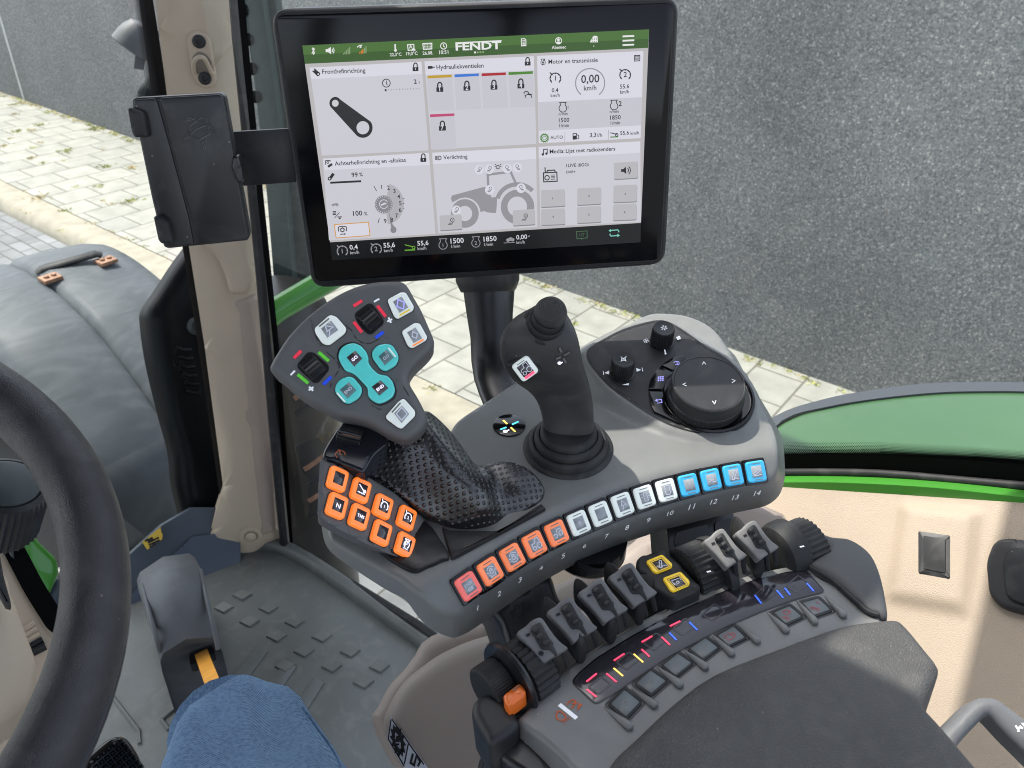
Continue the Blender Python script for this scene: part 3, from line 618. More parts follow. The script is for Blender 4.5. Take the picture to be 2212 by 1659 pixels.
pillow('grained_panel',cr(bo,5),PX,.02,.005,m.leath,tr_,.006,hpan)
pb=up(PX,.0074)
bpz=pillow('blank_cover',rc(ons(zz(QX,[(1367,1397),(1620,1433),(1620,1780),(1367,1735)]),pb),.002),pb,.006,.0012,m.black,tr_,.01)
pb2=up(PX,.0084); slab('cover_insert',rc(ons(zz(QX,[(1408,1435),(1585,1462),(1585,1735),(1412,1700)]),pb2),.001),PX[1],.002,m.rub,bpz,.0004)
vt=thing('air_vent','black square air outlet set in the beige panel','vent',vc)
pv2=up(PX,.010)
vo=ons(zz(QX,[(1905,1640),(1960,1500),(2010,1460),(2100,1450),(2700,1530),(2700,2100),(2200,2055),(2010,1995),(1930,1900)]),pv2)
pillow('vent_bezel',rc(vo,.015,5),pv2,.02,.004,m.black,vt,.01)
pv3=up(PX,.014); slab('vent_flap',rc(ons(zz(QX,[(2040,1640),(2085,1520),(2700,1600),(2700,2040),(2230,1990),(2070,1930)]),pv3),.01),PX[1],.006,m.rub,vt,.002)
# unseen cab roof added to shade the console; outline cut to shape sun patches
bm=bmesh.new(); prism(bm,[V((x,y,CAMH+.62)) for x,y in ((-.88,-.5),(.30,-.5),(.33,.3),(ROOFX,.70),(.47,.98),(1.0,1.02),(1.0,2.45),(-.88,2.45))],V((0,0,1)),.12,.03); rfc=thing('added_cab_roof','unseen dark lined cab roof panel above the driver, cut to shape the sunlight','roof',(0,.6,CAMH+.62)); fin(bm,'roof_shade_panel',m.roof,rfc)
def sunup(q,z): t=(z-q.z)/SUN.z; return q+SUN*t
_pa=HZ(CAMH-.42); A_=sunup(on((1760,1290),_pa),CAMH+.6); B_=sunup(on((1440,1520),_pa),CAMH+.6); d_=(B_-A_).normalized(); s_=V((-d_.y,d_.x,0))*.026
bm=bmesh.new(); prism(bm,[A_-d_*.35+s_,A_-d_*.35-s_,B_+d_*.1-s_,B_+d_*.1+s_],V((0,0,1)),.03,.004); fin(bm,'shadow_bar',m.roof,rfc)  # added unseen bar, set along the sun to shade a band of the cushion

# left side of the cab, seen only as a mirror image in the right window
ld=thing('left_door','dark framed left cab door with a large glass opening','door',(-.86,.5,1.5))
def bar(a,b,r): 
    bm=bmesh.new(); tube(bm,[V((-.86,)+q).__add__(V((0,0,CAMH))) for q in (a,b)],r,8); fin(bm,'frame_bar',m.dgrey,ld)
bar((1.3,.6),(1.42,-1.3),.05); bar((.3,.6),(.25,-.5),.05); bar((-.55,.6),(-.6,-.5),.05); bar((1.4,-1.3),(.6,-1.3),.05); bar((.6,-1.3),(.25,-.5),.07)
bm=bmesh.new(); prism(bm,[V((-.83,y,z+CAMH)) for y,z in ((.62,-1.3),(.45,-.8),(.25,-.5),(-.1,-.38),(-.7,-.36),(-.7,-1.4),(.62,-1.4))],V((1,0,0)),.05,.01); fin(bm,'lower_panel',m.beige,ld)
# ================================================================ TOUCH TERMINAL
MC=V((.40692432,.50810954,-.11126403+CAMH)); MEX=V((.65586969,-.75219977,.06348586)).normalized(); MN=V((-.75395155,-.64863248,.10384631)); MN=(MN-MEX*MN.dot(MEX)).normalized(); MEY=MN.cross(MEX)
MP=(MC,MN)
tm=thing('touch_terminal','large black touch terminal showing a white tiled menu with a green header bar','screen',MC)
ob=ons([(581,20),(800,12),(1100,2),(1469,-9),(1455,290),(1438,573),(1100,598),(673,625),(625,320)],MP)
o4=[ob[0],ob[3],ob[5],ob[7]]
bm=bmesh.new(); prism(bm,rc(o4,.014,6),MN,.032,.004,0,3); fin(bm,'casing',m.black,tm)
i4=ons([(590,27),(1461,-1),(1431,566),(677,615)],up(MP,.0006))
bm=bmesh.new(); stroke(bm,rc(i4,.010,6),.0007,MN,0,True); fin(bm,'seam',m.ink,tm,recalc=False)
scr=slab('screen',rc(ons([(596,33),(1456,6),(1426,561),(681,609)],up(MP,.0012)),.006,4),MN,.002,mat('screen_glass',(.003,.003,.004),.12,.3),tm,.0005)
def S_(off): return up(MP,.0013+off*.00012)
U={}
for k,hx in dict(w='E4E3EE',t='D6D5DE',bg='C3BFC1',g='4C7431',g2='3B5F27',k='26272B',dk='0E0F10',gr='9C9BA1',lt='D0CFD8',bt='C2C1C6',yl='C9A227',bl='3D7BDC',rd='B22028',gn='4F8A2C',pk='C84B78',or_='E0A040',wt='F4F4F4',or2='F08A28',lg='6FAE3A',cy='7FD4C4',sh='8F8E95',dim='4A6B4E',gy='B9B8BF',hg='8CA67A').items(): U[k]=ui('ui_'+k,hx,.86)
def ui_mesh(name,parent,keys,fn,off):
    bm=bmesh.new(); ks=list(keys); ix={k:i for i,k in enumerate(ks)}
    class D: pass
    d=D()
    def P_(x,y,l=0,z=QB): return on(z(x,y),S_(off+l))
    d.P=P_
    d.poly=lambda pts,k,l=0,r=0,z=QB: face(bm,(rc([P_(x,y,l,z) for x,y in pts],r) if r else [P_(x,y,l,z) for x,y in pts]),ix[k])
    d.line=lambda pts,w_,k,l=1,closed=False,z=QB: stroke(bm,[P_(x,y,l,z) for x,y in pts],w_*.000172,MN,ix[k],closed)
    d.text=lambda s,x0,y0,x1,y1,k='k',l=2,bold=0,ys=1.0: text(bm,s,P_(x0,y0,l),P_(x1,y1,l),MN,ix[k],bold or .012,0,ys)
    def rect(x,y,w2,h2,k,l=1,r=0):
        s=-.046; d.poly([(x-w2+h2*.06*-1,y-h2-s*-w2*-1),(x+w2-h2*.06,y-h2+s*w2),(x+w2+h2*.0,y+h2+s*w2),(x-w2+h2*.06,y+h2-s*w2)],k,l,r)
    d.rect=rect
    def circ(x,y,r,k,l=1,w_=None,a0=0,a1=360,n=24):
        pts=arcp(x,y,r*.97,r,a0,a1,n)
        if w_ is None: d.poly(pts[:-1] if a1-a0>=360 else pts,k,l)
        else: d.line(pts[:-1] if a1-a0>=360 else pts,w_,k,l,closed=a1-a0>=360)
    d.circ=circ
    def lock(x,y,s,num=None,k='k'):
        d.poly([(x-s,y),(x+s,y-.05*s),(x+s,y+1.25*s),(x-s*.95,y+1.3*s)],k,3)
        d.line([(x-s*.6,y),(x-s*.6,y-.7*s)]+arcp(x,y-.7*s,s*.6,s*.75,180,360,8)+[(x+s*.6,y)],s*.28,k,3)
        if num: d.text(num,x-s*.42,y+1.08*s,x+s*.42,y+1.04*s,'w',4,.02)
        else: d.poly([(x-.12*s,y+.3*s),(x+.15*s,y+.3*s),(x+.15*s,y+.8*s),(x-.12*s,y+.8*s)],'w',4)
    d.lock=lock
    def gauge(x,y,r,num,k):
        d.line(arcp(x,y,r,r*1.0,130,410,18),r*.15,k,3)
        for a in (150,190,230,270,310,350,390): d.line(arcp(x,y,r*.78,r*.78,a,a+.1,1)[:1]+arcp(x,y,r,r,a,a+.1,1)[:1],r*.1,k,3)
        d.line([(x-r*1.05,y-r*1.1),(x-r*.6,y-r*.7)],r*.16,k,3); d.text(num,x-r*.3,y+r*.4,x+r*.3,y+r*.38,k,3,.015)
    d.gauge=gauge
    def lampi(x,y,s,k='k',fl=1,num=None,l=2):
        pts=arcp(x,y,s*.55,s*.6,160,380,10); d.line([(px,py) for px,py in pts]+[(x+fl*s*.1,y+s*.7)],s*.13,k,l,True)
        for q in range(4): d.line([(x-fl*(s*.1+q*s*.28)+fl*.2*s,y+s*.75),(x-fl*(s*.5+q*s*.3)+fl*.2*s,y+s*1.4)],s*.11,k,l)
        if num: d.text(num,x-s*.2,y+s*.3,x+s*.2,y+s*.28,k,l,.02)
    d.lamp=lampi
    def engine(x,y,s,k,w_=.16,num=None):
        d.line(arcp(x,y,s,s,-50,230,16)+[(x-s*.62,y-s*1.15),(x-s*.85,y-s*1.5),(x+s*.85,y-s*1.55),(x+s*.62,y-s*1.15)],s*w_,k,3,True)
        if num: d.text(num,x-s*.3,y+s*.45,x+s*.3,y+s*.42,k,2,.01)
    d.engine=engine
    def btn(pts,l=1):
        d.poly([(x+1,y+6) for x,y in pts],'sh',l,.0012); d.poly(pts,'bt',l+1,.0012)
    d.btn=btn
    fn(d); return fin(bm,name,[U[k] for k in ks],parent,recalc=False)
ALL=list(U)
ui_mesh('backlight',scr,['bg','dk'],lambda d:(d.poly([(62,98),(2060,5),(2013,1120),(222,1232)],'bg',0),d.poly([(222,1232),(2013,1120),(2010,1232),(233,1336)],'dk',0)),0)
def hdr(d):
    d.poly([(62,98),(2060,5),(2054,112),(77,204)],'g',0); d.poly([(70,152),(2057,60),(2054,112),(77,204)],'g2',1)
    d.line([(118,114),(133,141),(125,150),(124,112),(132,119),(117,145)],3.5,'wt',3)
    d.poly([(196,120),(208,119),(226,106),(228,148),(210,136),(197,137)],'wt',3)
    for r in (10,19): d.line(arcp(226,127,r,r*1.1,-50,50,6),3.5,'wt',3)
    for i in range(5): d.poly([(296+i*9,150-i*.5),(302+i*9,150-i*.5),(302+i*9,143-i*9),(296+i*9,143-i*9)],'hg',3)
    for i in range(5): d.poly([(390+i*9,145-i*.5),(396+i*9,145-i*.5),(396+i*9,138-i*9),(390+i*9,138-i*9)],'or2' if i<3 else 'hg',3)
    d.line([(378,108),(392,98),(404,96),(396,106)],4,'wt',3); d.line([(392,112),(404,106)],3,'wt',3)
    d.line([(596,92),(598,122)],6,'wt',3); d.circ(599,126,8,'wt',3); d.line([(592,96),(602,92)],4,'wt',3)
    d.text('22,3°C',567,160,634,157,'wt',3); d.text('19,0°C',661,155,727,152,'wt',3); d.text('26.08.',756,152,816,149,'wt',3); d.text('10:51',851,148,904,145,'wt',3)
    d.text('A',677,115,697,114,'wt',4,.03); d.line([(668,94),(704,92),(706,124),(672,126)],4,'wt',3,True); d.poly([(688,128),(700,112),(716,124),(712,128)],'wt',3)
    d.line([(756,88),(808,85),(808,118),(760,121)],4,'wt',3,True)
    for i in range(5):
        for j in range(3): d.poly([(763+i*9,92+j*9),(768+i*9,92+j*9),(768+i*9,97+j*9),(763+i*9,97+j*9)],'wt',3)
    d.circ(876,101,18,'wt',3,3.5); d.line([(876,90),(876,103),(884,108)],3.5,'wt',3)
    d.text('FENDT',946,126,1208,117,'wt',3,.03,.66)
    d.line([(944,84),(1210,71)],5,'wt',3)
    for i in range(4): d.circ(1057+i*15.5,138-i*.6,6,'wt' if i==0 else 'hg',3)
    d.line([(1324,60),(1342,59),(1350,66),(1350,99),(1324,100)],3.5,'wt',3,True)
    for i in range(4): d.line([(1330,71+i*8),(1345,70+i*8)],3,'wt',3)
    d.circ(1538,71,18,'wt',3,3.5); d.circ(1537,66,8,'wt',3); d.poly([(1526,84),(1530,76),(1546,76),(1550,84),(1538,89)],'wt',3); d.text('Abemec',1499,119,1581,115,'wt',3)
    d.poly([(1718,80),(1735,48),(1745,42),(1762,44),(1765,80)],'wt',3)
    for i in range(3):
        for j in range(3): d.poly([(1730+i*12,54+j*9),(1735+i*12,54+j*9),(1735+i*12,58+j*9),(1730+i*12,58+j*9)],'g',4)
    d.line([(1737,102),(1744,101)],3,'wt',3)
    for j in range(3): d.line([(1907,46+j*25),(1974,43+j*25)],7,'wt',3)
ui_mesh('header_bar',scr,ALL,hdr,1)
def t1(d):
    d.poly([(103,226),(748,191),(790,702),(175,733)],'t',0,.001); d.poly([(103,226),(748,191),(754,262),(112,292)],'w',1)
    d.text('Fronthefinrichting',178,262,426,253,'k',3); d.line([(126,238),(158,268)],17,'k',3); d.circ(153,262,12,'k',3); d.circ(154,263,5,'w',4); d.circ(128,240,4,'w',4)
    d.lock(714,224,17)
    d.circ(546,315,23,'k',2,3.5); d.line([(546,301),(546,317),(553,327)],3.5,'k',2); d.text('2',706,319,722,318,'k',2,.02); d.text('s',731,317,741,316,'k',2)
    for i in range(13): d.line([(542+i*16,350-i*.6),(542+i*16,362-i*.6 if i in(0,) else 358-i*.6)],8 if i==0 else 3,'k' if i==0 else 'gr',2)
    # lift arm
    d.poly(arcp(411,572,56,58,-38,142,16)+arcp(252,430,34,36,142,322,14),'k',2); d.circ(411,572,38,'t',3); d.circ(252,431,20,'t',3)
ui_mesh('front_lift_tile',scr,ALL,t1,1)
def t2(d):
    d.poly([(766,190),(1396,160),(1410,665),(806,698)],'t',0,.001); d.poly([(766,190),(1396,160),(1398,240),(772,268)],'w',1)
    d.text('Hydrauliekventielen',836,236,1107,225,'k',3); d.poly([(785,217),(812,216),(812,232),(785,233)],'k',3); d.line([(812,224),(826,223)],4,'k',3); d.lock(1360,192,17)
    for x,y,c,nm in ((853,276,'yl','1'),(1009,269,'bl','2'),(1165,263,'rd','3'),(1320,256,'gn','4'),(868,499,'pk','7')):
        d.poly([(x-70,y+12),(x+70,y+6),(x+84,y+194),(x-60,y+200)],'lt',1); d.poly([(x-70,y-4),(x+70,y-10),(x+70,y+5),(x-70,y+12)],c,2); d.lock(x+1,y+64,20,nm)
    d.line(arcp(1352,372,13,9,150,400,8)+[(1384,380)],4,'k',2); d.line([(1350,400),(1345,386),(1362,380),(1380,384),(1384,400)],3.5,'k',2)
ui_mesh('hydraulics_tile',scr,ALL,t2,1)
def t3(d):
    d.poly([(1414,158),(2027,130),(2011,632),(1424,662)],'w',0,.001); d.poly([(1419,232),(2024,205),(2020,396),(1422,425)],'w',1); d.poly([(1421,425),(2018,396),(2014,558),(1423,590)],'lt',1)
    d.text('Motor en transmissie',1480,204,1764,193,'k',3); d.engine(1449,196,13,'k',.2); d.line([(1455,178),(1445,196),(1452,196),(1443,212)],3.5,'k',3)
    d.line([(1976,156),(2006,155),(2006,186),(1976,188)],3.5,'k',3,True)
    for q in ((1984,162),(1996,162),(1984,175),(1996,175)): d.circ(q[0],q[1]+1,4,'k',3,2)
    d.gauge(1520,288,31,'1','k'); d.gauge(1922,268,31,'2','k')
    d.text('0,4',1499,368,1537,366,'k',2); d.text('km/h',1493,396,1545,393,'k',2); d.text('55,6',1892,347,1945,344,'k',2); d.text('km/h',1893,376,1944,373,'k',2)
    d.line(arcp(1720,315,84,84,128,412,30),5,'gr',2); d.text('0,00',1668,315,1773,310,'k',2); d.text('km/h',1684,358,1756,354,'k',2)
    d.engine(1563,460,22,'k'); d.engine(1858,447,22,'k'); d.text('1',1588,462,1599,461,'k',2,.02); d.text('2',1884,447,1902,446,'k',2,.02)
    d.text('n/min',1539,501,1590,499,'k',2); d.text('n/min',1833,487,1884,485,'k',2); d.text('1500',1540,541,1600,538,'k',2); d.text('1850',1835,526,1896,523,'k',2); d.text('1/min',1543,569,1598,567,'k',2); d.text('1/min',1838,554,1892,552,'k',2)
    d.circ(1457,631,24,'gn',2); d.circ(1457,631,17,'w',3); d.circ(1457,631,11,'gn',3,4)
    for i in range(14): a=i*math.pi/7; d.line([(1457+22*math.cos(a),631+22*math.sin(a)),(1457+27*math.cos(a),631+27*math.sin(a))],4,'gn',2)
    d.text('AUTO',1491,638,1563,635,'k',2); d.line([(1575,598),(1574,652)],2,'gr',2); d.line([(1826,584),(1824,640)],2,'gr',2)
    d.poly([(1619,604),(1643,602),(1644,639),(1620,641)],'k',2); d.poly([(1624,608),(1639,607),(1639,617),(1624,618)],'w',3); d.line([(1644,612),(1654,616),(1655,632),(1647,636)],3.5,'k',2)
    d.text('3,3',1718,626,1755,624,'k',2); d.text('l/h',1763,625,1788,623,'k',2); d.text('55,6',1893,614,1944,611,'k',2); d.text('km/h',1953,613,2002,610,'k',2)
    d.line([(1836,601),(1876,610)],4,'k',2); d.circ(1873,613,8,'k',2,3.5); d.line([(1836,626),(1882,624)],5,'gn',2)
ui_mesh('engine_tile',scr,ALL,t3,1)
def t4(d):
    d.poly([(180,750),(791,716),(829,1183),(216,1222)],'t',0,.001); d.poly([(180,750),(791,716),(797,786),(189,817)],'w',1)
    d.text('Achterhefinrichting en -aftakas',250,790,659,768,'k',3); d.line([(196,785),(195,762),(222,760),(222,768)],3.5,'k',3); d.circ(209,772,6,'k',3,3); d.line([(210,797),(234,781)],10,'k',3); d.lock(759,747,17)
    d.line([(222,865),(242,836)],13,'k',2); d.circ(219,865,11,'k',2); d.circ(219,865,5,'t',3); d.text('99',347,857,383,855,'k',2,.015); d.text('%',391,852,411,851,'k',2); d.line([(223,889),(401,880)],9,'k',2)
    d.poly(arcp(540,1012,108,118,-78,82,24)+[(540,1012)],'gy',2); d.circ(531,1014,53,'sh',3)
    for i in range(22): a=i*math.pi/11; d.line([(531+42*math.cos(a),1014+43*math.sin(a)),(531+49*math.cos(a),1014+51*math.sin(a))],2.5,'w',4)
    d.circ(531,1012,25,'w',4,3,20,330); d.line([(516,1018),(538,1008),(546,1010)],7,'w',4)
    for s,x,y in (('1',520,925),('2',559,930),('3',594,948),('4',619,980),('5',628,1018),('6',627,1058),('7',607,1090),('8',579,1114),('9',541,1122)): d.text(s,x-8,y,x+8,y-1,'k',4)
    d.line([(474,908),(490,936)],3,'k',3); d.line([(506,1094),(498,1122)],3,'k',3)
    for a in (-12,0,12): d.line([(640,1010+a*2.4),(650,1009+a*2.5)],2.5,'k',4)
    d.poly([(560,1052),(583,1130)]+arcp(587,1160,18,19,-40,220,12),'sh',3)
    d.poly([(230,1012),(262,1004),(274,1018),(232,1022)],'gr',2); d.circ(240,1020,5,'gr',2); d.circ(262,1018,7,'gr',2)
    for j in range(3): d.line([(237,1056+j*8),(256,1055+j*8)],4.5,'k',2)
    d.line([(276,1060),(248,1092)],3,'k',2); d.line([(264,1086),(290,1085)],4,'k',2); d.poly([(268,1090),(288,1089),(278,1100)],'k',2)
    d.text('100',356,1080,409,1077,'k',2,.015); d.text('%',419,1077,438,1076,'k',2)
    d.poly([(246,1130),(443,1116),(452,1193),(257,1207)],'w',2); d.line([(246,1130),(443,1116),(452,1193),(257,1207)],4,'or_',3,True)
    d.line([(271,1170),(269,1146),(278,1141),(308,1140),(316,1144),(317,1168)],4,'k',3); d.circ(293,1160,10,'k',3,4); d.line([(280,1186),(306,1184)],4,'k',3); d.poly([(304,1178),(314,1184),(305,1191)],'k',3)
    for i in range(8): a=i*math.pi/4; d.line([(293+10*math.cos(a),1160+10*math.sin(a)),(293+15*math.cos(a),1160+15*math.sin(a))],4,'k',3)
ui_mesh('rear_lift_tile',scr,ALL,t4,1)
def t5(d):
    d.poly([(810,716),(1408,684),(1417,1144),(845,1180)],'t',0,.001); d.poly([(810,716),(1408,684),(1410,752),(814,782)],'w',1)
    d.text('Verlichting',875,754,1014,748,'k',3); d.line(arcp(848,746,14,11,-90,90,8),3.5,'k',3,True)
    for j in range(4): d.line([(826,738+j*6),(842,737+j*6)],3,'k',3)
    # tractor pictogram
    d.poly([(918,978),(925,962),(1100,915),(1128,910),(1140,925),(1150,973),(1185,972),(1180,1050),(1175,1064),(1130,1060),(1110,1052),(1088,1058),(1060,1010),(1010,982),(960,985),(925,1002)],'gr',2)
    d.line([(1134,920),(1130,842),(1262,826),(1296,902)],11,'gr',2); d.line([(1130,835),(1140,850)],9,'gr',2)
    d.line(arcp(1300,1010,118,112,196,318,20),20,'gr',2)
    d.circ(1000,1066,92,'t',3); d.circ(998,1066,83,'gr',4); d.circ(998,1066,44,'t',5)
    d.circ(1302,1028,109,'t',3); d.circ(1302,1028,100,'gr',4); d.circ(1300,1026,58,'t',5)
    for x,y,f in ((1083,806,1),(1141,803,1),(1244,799,-1),(1303,794,-1),(1143,922,1),(1324,912,-1),(951,1040,1)): d.circ(x-2,y+8,28,'w',6); d.lamp(x+3*f,y,15,'k',f,None,7)
    d.line([(1182,808),(1182,790),(1196,789),(1196,807)],3,'k',7,True)
    for q in (((1172,782),(1178,787)),((1170,796),(1178,796)),((1208,781),(1201,786)),((1209,795),(1201,795))): d.line(list(q),3,'k',7)
    for pts,nn,x,y in (([(852,1078),(978,1070),(983,1155),(856,1163)],'1',926,1104),([(1274,1048),(1400,1040),(1402,1128),(1276,1136)],'2',1350,1080)):
        d.poly([(a+1,b+6) for a,b in pts],'sh',6,.0012); d.poly(pts,'bt',7,.0012); d.lamp(x,y,20,'k',1,nn,8)
ui_mesh('lighting_tile',scr,ALL,t5,1)
def t6(d):
    d.poly([(1423,682),(2009,650),(2013,1115),(1434,1142)],'t',0,.001); d.poly([(1423,682),(2009,650),(2009,716),(1424,747)],'w',1)
    d.text('Media:',1487,721,1572,717,'k',3); d.text('Lijst met radiozenders',1580,717,1865,703,'k',3,.015)
    d.circ(1447,726,7,'k',3); d.circ(1468,721,7,'k',3); d.line([(1452,726),(1452,697),(1473,695),(1473,721)],4,'k',3)
    d.text('1LIVE diGGi',1583,799,1711,793,'k',2); d.text('DAB+',1583,835,1635,832,'k',2)
    d.line([(1451,832),(1528,828),(1530,880),(1453,884)],5,'k',2,True); d.circ(1472,860,13,'k',2,4.5); d.line([(1460,800),(1462,832)],5,'k',2); d.line([(1470,832),(1474,818),(1516,816),(1520,830)],5,'k',2)
    for j in range(4): d.line([(1494,845+j*8),(1518,844+j*8)],3,'k',2)
    for pts in ([(1856,774),(1995,766),(1994,860),(1858,868)],[(1436,932),(1574,926),(1576,1022),(1437,1029)],[(1647,921),(1783,915),(1783,1010),(1645,1017)],[(1855,905),(1991,899),(1988,996),(1853,1002)],[(1437,1042),(1574,1036),(1576,1127),(1438,1133)],[(1646,1029),(1783,1022),(1782,1115),(1645,1121)],[(1853,1014),(1987,1008),(1986,1100),(1851,1106)]): d.btn(pts,1)
    for s,x,y in (('1',1504,985),('2',1714,972),('3',1923,959),('4',1506,1091),('5',1713,1078),('6',1919,1064)): d.text(s,x-4,y,x+4,y-.3,'k',4)
    d.poly([(1898,811),(1911,810),(1926,796),(1928,839),(1912,826),(1899,827)],'k',4)
    for r in (13,24): d.line(arcp(1928,817,r,r*1.1,-55,55,8),4,'k',4)
ui_mesh('radio_tile',scr,ALL,t6,1)
def ft(d):
    d.gauge(293,1283,30,'1','gr'); d.text('0,4',336,1274,383,1271,'w',2); d.text('km/h',339,1301,390,1297,'gy',2)
    d.gauge(488,1271,30,'2','gr'); d.text('55,6',531,1263,597,1259,'w',2); d.text('km/h',534,1289,584,1285,'gy',2)
    d.line([(652,1246),(700,1258)],4.5,'lg',2); d.circ(703,1262,8,'lg',2,3.5); d.line([(652,1278),(712,1275)],6,'lg',2); d.text('55,6',726,1251,790,1247,'w',2); d.text('km/h',727,1277,777,1273,'gy',2)
    d.engine(873,1248,24,'gr',.14,'1'); d.text('1500',917,1239,993,1234,'w',2); d.text('1/min',920,1264,972,1261,'gy',2)
    d.engine(1062,1236,24,'gr',.14,'2'); d.text('1850',1107,1228,1182,1223,'w',2); d.text('1/min',1110,1253,1161,1250,'gy',2)
    d.poly([(1236,1214),(1262,1202),(1284,1212),(1282,1222),(1238,1226)],'gr',2); d.circ(1248,1222,8,'gr',3); d.circ(1274,1217,10,'gr',3); d.line([(1222,1236),(1286,1232)],3,'gr',2)
    d.text('0,00',1295,1216,1358,1211,'w',2); d.line([(1366,1200),(1370,1193)],3,'w',2); d.text('km/h',1296,1241,1344,1238,'gy',2)
def ft2(d):
    d.line([(1642,1170),(1702,1166),(1703,1206),(1644,1211)],4,'dim',2,True); d.text('UT',1658,1198,1688,1196,'dim',2); d.line([(1672,1210),(1672,1217)],4,'dim',2)
    d.line([(1836,1164),(1878,1160),(1885,1166),(1885,1174)],5,'cy',2); d.line([(1886,1192),(1840,1196),(1835,1190),(1835,1182)],5,'cy',2)
    d.poly([(1826,1165),(1840,1154),(1840,1174)],'cy',2); d.poly([(1892,1192),(1876,1182),(1877,1202)],'cy',2)
ui_mesh('status_bar',scr,ALL,ft,1); ui_mesh('status_icons',scr,ALL,ft2,1)
# stem
c0=at((1050,560),.80)
bm=bmesh.new()
def ringpx(pts,d_,asp=.8,k=24):
    out=[]
    for (l,r,dd) in pts:
        a=at(l,dd); b=at(r,dd); c=(a+b)/2; x=(b-a)/2; vd=(c-CAM).normalized(); y=(vd-x.normalized()*vd.dot(x.normalized())).normalized()*x.length*asp
        out.append([c+x*math.cos(t)+y*math.sin(t) for t in [2*math.pi*i/k for i in range(k)]])
    return out
st=ringpx([((984,560),(1122,560),.80),((984,608),(1122,604),.80),((992,625),(1116,622),.80),((996,632),(1112,628),.80)],0)
loft(bm,st); fin(bm,'stem_collar',m.black,tm)
bm=bmesh.new()
sp=[((1000,625),(1112,622),.81),((1008,680),(1108,678),.81),((1016,730),(1107,730),.81),((1018,780),(1108,780),.81),((1024,820),(1112,818),.80),((1034,850),(1120,846),.79),((1046,880),(1130,872),.78),((1060,940),(1150,930),.77)]
loft(bm,ringpx(sp,0,.6)); fin(bm,'stem',m.sblack,tm)
# phone holder
PP=(at((400,370),.66),(MN*.9+V((-.05,-.25,.1))).normalized())
ph=thing('phone_holder','closed black clamp phone holder with a turtle emblem on the monitor bracket','holder',PP[0])
hp=ons(zz(Q1,[(848,636),(1430,603),(1455,625),(1620,1530),(1605,1560),(1085,1612),(1060,1600),(985,1300)]),PP)
bm=bmesh.new(); prism(bm,rc(hp,.004,4),PP[1],.014,.002,0,3); fin(bm,'clamp_body',m.black,ph)
P1_=up(PP,.0016)
bm=bmesh.new(); prism(bm,rc(ons(zz(Q1,[(1028,634),(1430,612),(1450,640),(1608,1530),(1590,1550),(1285,1585),(1240,1400),(1130,1000),(1060,720)]),P1_),.003,4),PP[1],.002,.0008); fin(bm,'lid',m.sblack,ph)
bm=bmesh.new(); prism(bm,rc(ons(zz(Q1,[(862,648),(1012,636),(1110,985),(1220,1400),(1258,1588),(1085,1602),(1062,1570),(960,1150)]),P1_),.003,4),PP[1],.002,.0008); fin(bm,'side_plate',m.sblack,ph)
P2_=up(PP,.0019)
bm=bmesh.new(); T=lambda *p:ons(zz(Q1,p),P2_)
for pts,cl in (([(1222,815),(1275,775),(1340,802),(1352,865),(1290,900),(1228,875)],1),([(1228,870),(1270,830),(1340,806)],0),([(1185,780),(1198,768),(1235,758),(1258,765),(1210,778)],1),([(1280,772),(1300,757),(1330,762),(1335,790)],0),([(1355,800),(1380,830),(1402,868),(1358,835)],1),([(1215,855),(1185,895),(1220,885)],1),([(1312,955),(1330,905),(1305,920)],1)): stroke(bm,T(*pts),.0011,PP[1],0,bool(cl)); stroke(bm,[p+V((.0004,-.0004,-.0006))+PP[1]*.00005 for p in T(*pts)],.0004,PP[1],1,bool(cl))
fin(bm,'turtle_emblem',[m.ink,m.lever],ph,recalc=False)
for pts in ([(822,705),(850,700),(925,728),(942,780),(960,880),(950,893),(868,893),(850,860)],[(990,1408),(1025,1405),(1090,1440),(1108,1500),(1122,1570),(1110,1580),(1045,1585),(1022,1560)]):
    P3_=up(PP,.010); pillow('rubber_pad',rc(ons(zz(Q1,pts),P3_),.002),P3_,.018,.003,m.rub,ph,.003)
P3_=up(PP,.006); pillow('latch',rc(ons(zz(Q1,[(1512,1015),(1545,1010),(1560,1060),(1575,1180),(1550,1195),(1525,1160),(1500,1090)]),P3_),.002),P3_,.012,.002,m.sblack,ph,.003)
bk=(at((560,345),.69),(MN+V((0,0,0))).normalized())
bm=bmesh.new(); prism(bm,ons([(490,290),(502,285),(640,277),(660,392),(528,402),(515,400)],bk),bk[1],.004,.0008); fin(bm,'bracket_plate',m.black,ph)
from mathutils.bvhtree import BVHTree
def bvh(o):
    d=o.data; return BVHTree.FromPolygons([o.matrix_parent_inverse@v.co if False else v.co.copy() for v in d.vertices],[list(p.vertices) for p in d.polygons])
def cast(q,t):
    r=ray(q); l,n,_,_=t.ray_cast(CAM,r)
    if l is None: return None,None
    if n.dot(r)>0: n=-n
    return l,n.normalized()
